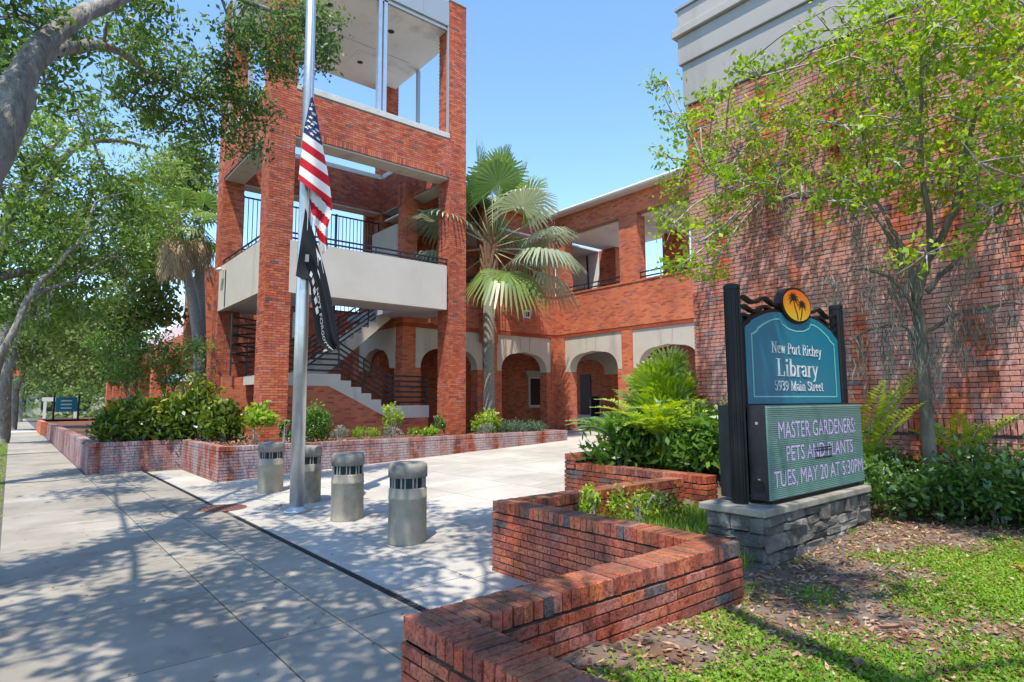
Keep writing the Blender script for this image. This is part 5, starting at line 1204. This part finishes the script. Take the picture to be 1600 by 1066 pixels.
# ferns and shrubs right of the plaza
g='glossy ferns in the bed beside the hall'
def fern(name,label,base,n,length,lm,group=None,arch=1.0,rz=0,leaf=.11,lw_=.026,cat='fern',up=.9,peti=PETI):
    t=thing(name,label,cat,base,group)
    for k in range(n):
        a=rz+2*math.pi*k/n+random.uniform(-.3,.3); l=length*random.uniform(.7,1.15); d=Vector((math.cos(a),math.sin(a),0)); e_=up*random.uniform(.75,1.2)
        pts=[]; 
        for i in range(9):
            f=i/8; pts.append(d*(l*(.55*f+.25*f*f))+Vector((0,0,l*(e_*f-arch*.55*f*f))))
        V=[];Tn=[]
        for i in range(24):
            f=.12+.86*i/23; kf=f*8; j=min(int(kf),7); p=pts[j].lerp(pts[j+1],kf-j); tg=(pts[j+1]-pts[j]).normalized()
            sd_=tg.cross(Vector((0,0,1))); sd_=sd_.normalized() if sd_.length>.01 else Vector((1,0,0)); nn=sd_.cross(tg)
            ll=leaf*math.sin(max(.15,min(1,f*1.05))*2.9+.15)*random.uniform(.85,1.15)+.02
            for s in (-1,1):
                dr=(sd_*s+tg*.45+nn*.25+Vector((random.gauss(0,.08),random.gauss(0,.08),random.gauss(0,.08)))).normalized()
                w_=dr.cross(nn).normalized()*lw_/2
                V.append([p,p+dr*ll*.45+w_,p+dr*ll,p+dr*ll*.45-w_]); Tn.append(.3+.45*f+random.gauss(0,.12))
        o=link('frond',quads('frond',np.array(V),np.array(Tn),lm),t)
        st2=MB().tube(pts,[.006]*4+[.004]*5,4); st2.build('midrib',peti,o)
    return t
fl_=[(7.45,6.35,.72,11,.85,'fern clump at the front corner of the bed, dark glossy fronds'),(7.9,6.0,.74,13,1.0,'fern clump with bright lime fronds in the middle of the bed'),(8.4,5.6,.76,13,1.1,'tall lime fern clump close to the hall wall'),(7.6,5.55,.72,11,.85,'fern clump leaning over the low wall cap'),(8.0,5.1,.70,12,.9,'fern clump between the message board and the bed'),(8.7,5.0,.72,11,1.0,'fern clump against the hall just left of the sign post')]
for x,y,z,n,l,lb in fl_: fern('fern',lb,(x,y,z+.28),n+5,l*1.25,L_LIME if 'lime' in lb or 'tall' in lb or 'leaning' in lb else L_SHR,g,leaf=.17,lw_=.05)
for x,y,r,h,lm,lb in ((7.45,6.25,.45,.55,L_SHR,'dark glossy shrub under the front ferns'),(8.0,5.7,.5,.75,L_LIME,'lime glossy shrub amid the ferns'),(8.6,5.9,.5,.85,L_SHR,'green glossy shrub behind the ferns by the hall corner'),(7.7,5.1,.4,.6,L_SHR,'dark green shrub filling the gap at the sign end of the bed'),(8.5,4.9,.45,.75,L_SHR,'green shrub behind the message board')):
    shrub('glossy_shrub',lb,'shrub',(x,y,.66),r*1.15,r*1.15,h*1.25,L_LIME if 'lime' in lb else L_SHR,1700,.17,.055,'glossy shrubs among the ferns')
# hedge under the right-hand tree
g='low glossy hedge plants under the hall wall'
for k,(x,y,r,h,lb) in enumerate(((7.75,2.9,.42,.62,'low green hedge plant beside the message board end'),(8.15,2.25,.42,.55,'low green hedge plant left of the tree trunk'),(8.3,1.75,.45,.6,'low green hedge plant right of the tree trunk'),(8.5,1.2,.48,.6,'low green hedge plant third from the trunk'),(8.9,2.1,.45,.75,'taller hedge plant behind the trunk at the wall'),(9.1,1.5,.45,.75,'taller hedge plant against the wall right of the trunk'),(8.9,3.1,.45,.7,'taller hedge plant below the yellow fern frond'),(8.25,.75,.5,.6,'low green hedge plant at the right edge'),(9.0,.8,.5,.75,'back hedge plant at the right edge'))):
    shrub('hedge_plant',lb,'shrub',(x,y,.38),r,r,h,L_HED,2200,.08,.04,g)
fern('cycad','stiff yellow-green cycad fern behind the hedge left of the trunk',(8.75,3.25,.75),9,1.35,L_LIME,None,arch=.5,leaf=.2,lw_=.04,up=1.25)
fern('cycad','small yellow fern frond tuft right of the trunk by the wall',(9.1,2.25,.85),6,1.05,L_LIME,None,arch=.5,leaf=.14,lw_=.035,up=1.1)

# fan leaves (palms)
def fan(parent,name,base,dirn,pet,rad,nseg,lm,droop=.5,spread=300,tw=.5,hastula=.1,cup=.25,pm=PETI,gap=.0):
    d=Vector(dirn).normalized(); o_=Vector(base)
    side=d.cross(Vector((0,0,1))); side=side.normalized() if side.length>.05 else Vector((1,0,0)); up=side.cross(d)
    V=[];Tn=[]; tip=o_+d*pet
    pts=[o_+d*pet*f+Vector((0,0,-.10*pet*f*f)) for f in (0,.35,.7,1)]; tip=pts[-1]; t0=random.uniform(.3,.6)
    for i in range(nseg):
        f=i/(nseg-1); a=R(-spread/2+spread*f); out=d*math.cos(a)+side*math.sin(a)
        out=(out+up*cup*(.3+abs(math.sin(a)))*.6).normalized()
        L_=rad*(1-.25*(abs(a)/math.pi)**2)*random.uniform(.92,1.06); wd=2*math.pi*rad*.62*(spread/360)/nseg*.95
        tang=(-d*math.sin(a)+side*math.cos(a)).normalized()
        p0=tip; p1=tip+out*L_*.55+Vector((0,0,-droop*.10*L_)); p2=p1+out*L_*.3+Vector((0,0,-droop*.45*L_)); p3=p2+(out*.12+Vector((0,0,-droop*.5)))*L_*.35
        fold=up*wd*.18*(1 if i%2 else -1)
        tt=t0+random.gauss(0,.08)
        V.append([p0,p0+(p1-p0)*.02,p1-tang*wd*.5+fold,p1]) ; V.append([p0,p1,p1+tang*wd*.5+fold,p0+(p1-p0)*.02]); Tn+=[tt,tt+.1]
        V.append([p1-tang*wd*.5+fold,p1+tang*wd*.5+fold,p2+tang*wd*.22,p2-tang*wd*.22]); V.append([p2-tang*wd*.22,p2+tang*wd*.22,p3+tang*.002,p3-tang*.002]); Tn+=[tt+.05,tt+.15]
    fr=link(name,quads(name,np.array([[tuple(p) for p in q_] for q_ in V]),np.array(Tn),lm),parent)
    MB().tube(pts,[.028,.020,.015,.012],6).build('petiole',pm,fr,True)
    return fr
pmx,pmy,pmz=13.2,17.2,6.0
cp_=thing('fan_palm','stout fan palm with drooping grey-green fronds beside the tower','palm tree',(pmx,pmy,.55))
tr=[(.27,0),(.25,.25),(.215,1.0),(.20,2.4),(.205,4.4),(.215,6.2)]
prof=[]
for (r0,z0),(r1,z1) in zip(tr,tr[1:]):
    n=max(2,int((z1-z0)/.05))
    for k in range(n):
        f=k/n; prof.append((r0+(r1-r0)*f+.010*((k%2)*2-1)*random.uniform(.3,1),z0+(z1-z0)*f))
MB().lathe(prof,n=20).build('trunk',PALMB,cp_,True)
bt=MB()
for k in range(26):
    a=k*2.4; z=5.55+.04*k; c,s=math.cos(a),math.sin(a)
    bt.tube([(c*.17,s*.17,z),(c*.25,s*.25,z+.28),(c*.33,s*.33,z+.5)],[.085,.065,.03],5)
bt.build('boot',BOOT,cp_)
az0=math.atan2(-pmy,-pmx)
fr=[]
for k in range(29):
    a=(k*2.399)%(2*math.pi); f=k/28
    el=R(84-112*f**1.15)
    pet=(2.45-.6*f)+.25*math.sin(k*1.7); rad=1.62+.16*math.sin(k*2.3)
    d=(math.cos(a)*math.cos(el),math.sin(a)*math.cos(el),math.sin(el))
    rch=(pet+rad*.9); ex,ey=pmx+d[0]*rch,pmy+d[1]*rch
    if (ex<12.0 and ey<17.3) or ey>21.9 : continue
    fan(cp_,'frond',(.18+math.cos(a)*.14,math.sin(a)*.14,7.4-.8*f),d,pet,rad,40,L_PALM if f<.4 or k%4==0 else L_PALMP,droop=.15+.7*f,spread=262,cup=.45*(1-f))
# two slim palms with dead skirts, behind the left planter
for (bx,by,tx,ty,tz,lb,n,sk) in ((4.85,22.5,4.0,22.7,7.7,'slim palm with a shaggy dead skirt, left of a pair',10,1.7),(5.05,23.2,4.75,23.2,7.9,'slim palm right of a pair, its crown behind oak leaves',9,1.1)):
    t=thing('cabbage_palm',lb,'palm tree',(bx,by,.6),'pair of slim palms behind the left planter')
    b=MB(); dxp,dyp=tx-bx,ty-by
    sweep(b,[(0,0,-.1),(.02,0,2),(dxp*.25,dyp*.3,4.2),(dxp,dyp,tz-.6)],.19,.15,12,6,.006); b.build('trunk',PALMB,t,True)
    for k in range(n):
        a=k*2.399; f=k/(n-1); el=R(80-110*f); fan(t,'frond',(dxp,dyp,tz-.6+.2),(math.cos(a)*math.cos(el),math.sin(a)*math.cos(el),math.sin(el)),.9,.8,22,L_PALM,droop=.3+.7*f,spread=230)
    for k in range(int(16*sk)):
        a=k*2.399; fan(t,'dead_frond',(dxp+.12*math.cos(a),dyp+.12*math.sin(a),tz-.35-.035*k),(math.cos(a)*.28,math.sin(a)*.28,-1),.5,.6,14,L_DEAD,droop=.9,spread=120,pm=BOOT)
# two fan palms by the hall corner
for (x,y,z,h,n,lb) in ((9.35,6.95,.75,.85,18,'bushy lady palm with bright narrow fans at the hall corner'),(9.1,6.6,.75,.38,14,'lower bushy palm with narrow fans in front of the taller one'),(9.8,7.1,.7,1.15,14,'taller bushy palm tucked behind the hall corner')):
    t=thing('lady_palm',lb,'palm',(x,y,z),'bushy fan palms at the hall corner')
    MB().tube([(0,0,-.1),(0,0,h)],[.06,.045],8).build('trunk',BOOT,t)
    for k in range(n):
        a=k*2.399; f=k/(n-1); el=R(80-85*f); fan(t,'frond',(0,0,h*(1-.45*f)),(math.cos(a)*math.cos(el),math.sin(a)*math.cos(el),math.sin(el)),0.5,.72,22,L_LIME if k%3 else L_PALM,droop=.22,spread=215,cup=.3)

# ------------------------------------------------------------------ grass, litter, weeds (uncountable)
def fbm(x,y):
    return (np.sin(1.9*x+1.3*np.sin(1.1*y))+np.sin(2.3*y+1.7*np.sin(1.4*x+.6))+.6*np.sin(4.7*x+3.1*y)+.5*np.sin(7.3*y-5.1*x))/3.1
zlv=np.vectorize(zl)
n=560000
x=rng.uniform(1.72,9.4,n); y=rng.uniform(-3.2,4.7,n)
ok=((y<2.34)|((x>4.1)&(y<4.7)))&~((x>PX0-.05)&(x<PX1+.05)&(y>PY0-.05)&(y<PY1+.05))
g_f=fbm(x*1.1+.4,y*1.1)
dist=np.hypot(x,y)
bare=np.clip((y-1.35)/.9,0,1)*.85+.22*(fbm(x*2.3,y*2.1+1)<-.15)*((y<2.66)|(x>7.2))      # worn strip along wall and plinth
ok&=(g_f+rng.normal(size=n)*.25>-.45+bare*1.05)&(rng.random(n)<np.clip(3.6/np.maximum(dist,1),.3,1))&(x<8.2)
x,y,g_f=x[ok],y[ok],g_f[ok]; n=len(x)
def blades(name,x,y,zf,hl,wd,tint,lm,flop=.9):
    n=len(x); z=zf; a=rng.uniform(0,2*np.pi,n); fl=rng.uniform(.2,1,n)*flop
    d=np.stack([np.cos(a)*fl,np.sin(a)*fl,np.ones(n)],1); d/=np.linalg.norm(d,axis=1,keepdims=True)
    s=np.stack([-np.sin(a),np.cos(a),np.zeros(n)],1); P=np.stack([x,y,z],1); hl=hl[:,None]; wd=wd[:,None]
    mid=P+d*hl*.55; tip=P+d*hl*.9; tip[:,2]-=(hl[:,0]*.18*fl)
    V=np.stack([P,mid+s*wd/2,tip,mid-s*wd/2],1); return quads(name,V,tint,lm)
me=blades('grass',x,y,zlv(x,y)-.004,rng.uniform(.02,.065,n),rng.uniform(.009,.022,n),.5+.25*g_f+rng.normal(size=n)*.2,L_GRASS,1.6)
o=link('grass',me); o['kind']='stuff'; o['label']='patchy bright green grass on the lawn'; o['category']='grass'
n=120000; x=rng.uniform(1.74,8.2,n); y=rng.uniform(-3.0,2.6,n); gf=fbm(x*1.1+.4,y*1.1)
ok=((y<2.33)|(x>4.1))&(gf+rng.normal(size=n)*.3>-.15+np.clip((y-1.3),0,1)*.7)&(rng.random(n)<np.clip(3/np.hypot(x,y),.2,1)); x,y,gf=x[ok],y[ok],gf[ok]; n=len(x)
C=np.stack([x,y,zlv(x,y)+rng.uniform(.012,.04,n)],1); A=np.stack([rng.normal(size=n),rng.normal(size=n),rng.normal(size=n)*.3],1)
me=leaf_mesh('clover',C,rng.uniform(.014,.034,n),rng.uniform(.010,.022,n),.5+.25*gf+rng.normal(size=n)*.2,L_GRASS,A=A,Nrm=np.tile(np.array([0,0,2.]),(n,1)))
o=link('clover',me); o['kind']='stuff'; o['label']='small-leaved green ground cover matted through the lawn'; o['category']='ground cover'
# taller grass in the pocket behind the wall
n=7000; x=rng.uniform(4.12,6.8,n); y=rng.uniform(2.7,4.68,n); ok=~((x>PX0-.05)&(y<PY1+.05)); x,y=x[ok],y[ok]; n=len(x)
me=blades('tall_grass',x,y,zlv(x,y),rng.uniform(.08,.24,n),rng.uniform(.005,.010,n),.55+rng.normal(size=n)*.22,L_GRASS,.9)
o=link('tall_grass',me); o['kind']='stuff'; o['label']='taller grass in the pocket behind the brick wall'; o['category']='grass'
for x,y,r,h,lb in ((5.35,4.3,.3,.4,'leafy weed with small flowers in the corner of the pocket bed'),(4.75,4.45,.12,.5,'single broad-leaved weed stem by the inner wall'),(5.9,4.35,.28,.35,'bushy dark weed near the wall end'),(4.5,4.35,.16,.2,'low weed near the inner corner of the wall')):
    shrub('weed',lb,'plant',(x,y,zl(x,y)),r,r,h,L_SHR if 'dark' in lb else L_LIME,420,.06,.025,'weeds in the pocket bed')
n=33000; x=rng.uniform(1.75,9.4,n); y=rng.uniform(-2.8,4.6,n)
dist=np.hypot(x,y); gf=fbm(x*1.1+.4,y*1.1)
ok=((y<2.33)|((x>4.1)&(y<2.66))|((x>7.2)&(y<3.5)))&((gf<.12)|(y>1.3)|(rng.random(n)<.25))&~((x>PX0-.03)&(x<PX1+.03)&(y>PY0-.03)&(y<PY1))
x,y=x[ok],y[ok]; n=len(x); C=np.stack([x,y,zlv(x,y)+.008+rng.uniform(0,.012,n)],1)
A=np.stack([rng.normal(size=n),rng.normal(size=n),rng.normal(size=n)*.25],1)
me=leaf_mesh('leaf_litter',C,rng.uniform(.03,.075,n),rng.uniform(.012,.028,n),rng.uniform(0,1,n),L_LITT,A=A,Nrm=np.tile(np.array([0,0,1.5]),(n,1)))
o=link('leaf_litter',me); o['kind']='stuff'; o['label']='dry brown leaf litter along the wall and lawn'; o['category']='leaf litter'
# litter on mulch of left planter and a few leaves on the paving
n=2600; x=rng.uniform(1.85,7,n); y=rng.uniform(14.7,20,n); ok=(x>3.85)|(y>18.45); x,y=x[ok],y[ok]; n=len(x)
C=np.stack([x,y,.70+rng.uniform(0,.06,n)],1); me=leaf_mesh('mulch',C,rng.uniform(.05,.13,n),rng.uniform(.02,.05,n),rng.uniform(.1,1,n),L_LITT)
o=link('mulch',me); o['kind']='stuff'; o['label']='reddish bark mulch heaped in the left planter'; o['category']='mulch'
n=220; x=rng.uniform(.1,3.6,n); y=rng.uniform(2.6,14,n); C=np.stack([x,y,np.full(n,.006)],1)
A=np.stack([rng.normal(size=n),rng.normal(size=n),np.zeros(n)],1)
me=leaf_mesh('scattered_leaves',C,rng.uniform(.025,.06,n),rng.uniform(.012,.02,n),rng.uniform(0,.8,n),L_LITT,A=A,Nrm=np.tile(np.array([0,0,4.]),(n,1)))
o=link('scattered_leaves',me); o['kind']='stuff'; o['label']='few dry leaves scattered over the pavement'; o['category']='leaf litter'
n=26000; x=rng.uniform(-1.9,-.02,n); y=rng.uniform(3,60,n)**1.0; ok=(fbm(x,y)+rng.normal(size=n)*.3>-.25)&((y>7.5)|(rng.random(n)<.2)); x,y=x[ok],y[ok]; n=len(x)
me=blades('verge_grass',x,y,np.full(n,-.012),rng.uniform(.05,.12,n),rng.uniform(.012,.03,n),.5+rng.normal(size=n)*.2,L_GRASS,1.2)
o=link('verge_grass',me); o['kind']='stuff'; o['label']='grass strip along the street side of the pavement'; o['category']='grass'
def big_leaf(x,y,l,w_,a,lb,c):
    m=MB(); N_=7; z=zl(x,y)+.035
    L_=[(-l/2+l*i/(N_-1), w_/2*math.sin(math.pi*(i+.15)/(N_-.7))) for i in range(N_)]
    for (x0,w0),(x1,w1) in zip(L_,L_[1:]):
        for s in (-1,1): m.quad((x0,0,.2*x0*x0),(x1,0,.2*x1*x1),(x1,s*w1,.02+.2*x1*x1),(x0,s*w0,.02+.2*x0*x0))
    o=m.build('fallen_leaf',c); o.location=(x,y,z); o.rotation_euler=(.15,.1,a); tag(o,lb,'leaf','large fallen leaves on the lawn')
LO=surf('orange_leaf',(.45,.17,.03),(.55,.26,.07),20,.7); LB=surf('brown_leaf',(.20,.11,.07),(.30,.18,.12),20,.7)
big_leaf(6.2,1.22,.12,.07,.4,'bright orange fallen leaf lying out on the lawn',LO); big_leaf(2.52,1.62,.15,.09,1.0,'orange-brown curled leaf near the wall at the bottom edge',LO); big_leaf(4.15,1.45,.15,.06,2.4,'long brown fallen leaf in the middle of the lawn',LB); big_leaf(3.4,1.35,.13,.06,.2,'brown fallen leaf beside bare soil near the wall',LB)

# ------------------------------------------------------------------ far end of the pavement
ts=thing('distant_sign','small teal sign on dark posts far down the pavement','sign',(2.95,51.9,.5))
MB().box((-.6,-.05,.75),(.62,.05,1.75)).build('panel',TEAL,ts); MB().tube([(-.68,0,-.6),(-.68,0,1.95)],.06,8).build('post',BLACK,ts); MB().tube([(.70,0,-.6),(.70,0,1.95)],.06,8).build('post',BLACK,ts)
MB().lathe([(.2,-.04),(.2,.04)],(0,0,1.85),16).build('emblem_disc',SUNM,ts)
for zz in (1.5,1.25,1.0): MB().box((-.3,-.056,zz-.04),(.3,-.052,zz+.04)).build('lettering',SILV,ts)
wf=thing('white_gate_frame','white timber gateway frame by the far driveway','frame',(1.9,58,0))
for x in (0,1.9): MB().box((x,-.08,0),(x+.18,.08,2.3)).build('post',GOLDW,wf)
MB().box((-.1,-.09,2.0),(2.2,.09,2.301)).build('crossbar',GOLDW,wf)
dv=MB().box((.0,49.5,-.01),(6,52.5,.012)); structure(dv.build('driveway',CONC))
for i,(x,y,c,lb) in enumerate(((-3.2,74,(.55,.56,.58),'silver car parked at the kerb far down the street'),(-3.2,92,(.10,.14,.24),'dark blue car parked farthest down the street'))):
    pc=thing('parked_car',lb,'car',(x,y,-.1)); pm_=plain('car_paint',c,.25,.3)
    MB().prism([(-.85,-2.1,.35),(-.85,-2.1,.8),(-.85,-1.2,.95),(-.85,1.0,.95),(-.85,2.1,.75),(-.85,2.1,.35)],(1.7,0,0)).build('body',pm_,pc)
    MB().prism([(-.7,-1.6,.95),(-.7,-1.0,1.4),(-.7,.4,1.4),(-.7,1.1,.95)],(1.4,0,0)).build('cabin',GLASS,pc)
    for sx in (-.78,.62):
        for sy in (-1.35,1.35): MB().tube([(sx,sy,.32),(sx+.16,sy,.32)],.32,14).build('wheel',BLACK,pc)
fbld=thing('far_shop','pale distant building behind the trees at the end of the street','building',(4,115,0))
MB().box((-6,0,0),(16,8,5)).build('wall',STUC,fbld); MB().box((-6.3,-.3,5),(16.3,8.3,5.5)).build('roof',ROOFW,fbld)
for i in range(5): MB().box((-4.5+i*4,-.05,.8),(-2.3+i*4,-.002,3.2)).build('window',GLASS,fbld)
ob=thing('orange_banner','small orange street banner on a thin post by the far-left oaks','banner',(-.25,62,0))
MB().tube([(0,0,0),(0,0,5.4)],.04,6).build('post',TRIM,ob); MB().box((.05,-.01,3.9),(.95,.01,5.2)).build('cloth',plain('banner_orange',(.75,.12,.02),.7),ob)
# far treeline behind the street end and behind the library, one mass
C=[];Tn=[]
for k in range(150):
    x=rng.uniform(-60,70); y=rng.uniform(105,135); r=rng.uniform(2.5,4.5); z=rng.uniform(1,9)
    m=90; C.append(np.array([x,y,z])+rng.normal(size=(m,3))*r*.6); Tn.append(np.clip(.5+.05*(z-5)+rng.normal(size=m)*.2,0,1))
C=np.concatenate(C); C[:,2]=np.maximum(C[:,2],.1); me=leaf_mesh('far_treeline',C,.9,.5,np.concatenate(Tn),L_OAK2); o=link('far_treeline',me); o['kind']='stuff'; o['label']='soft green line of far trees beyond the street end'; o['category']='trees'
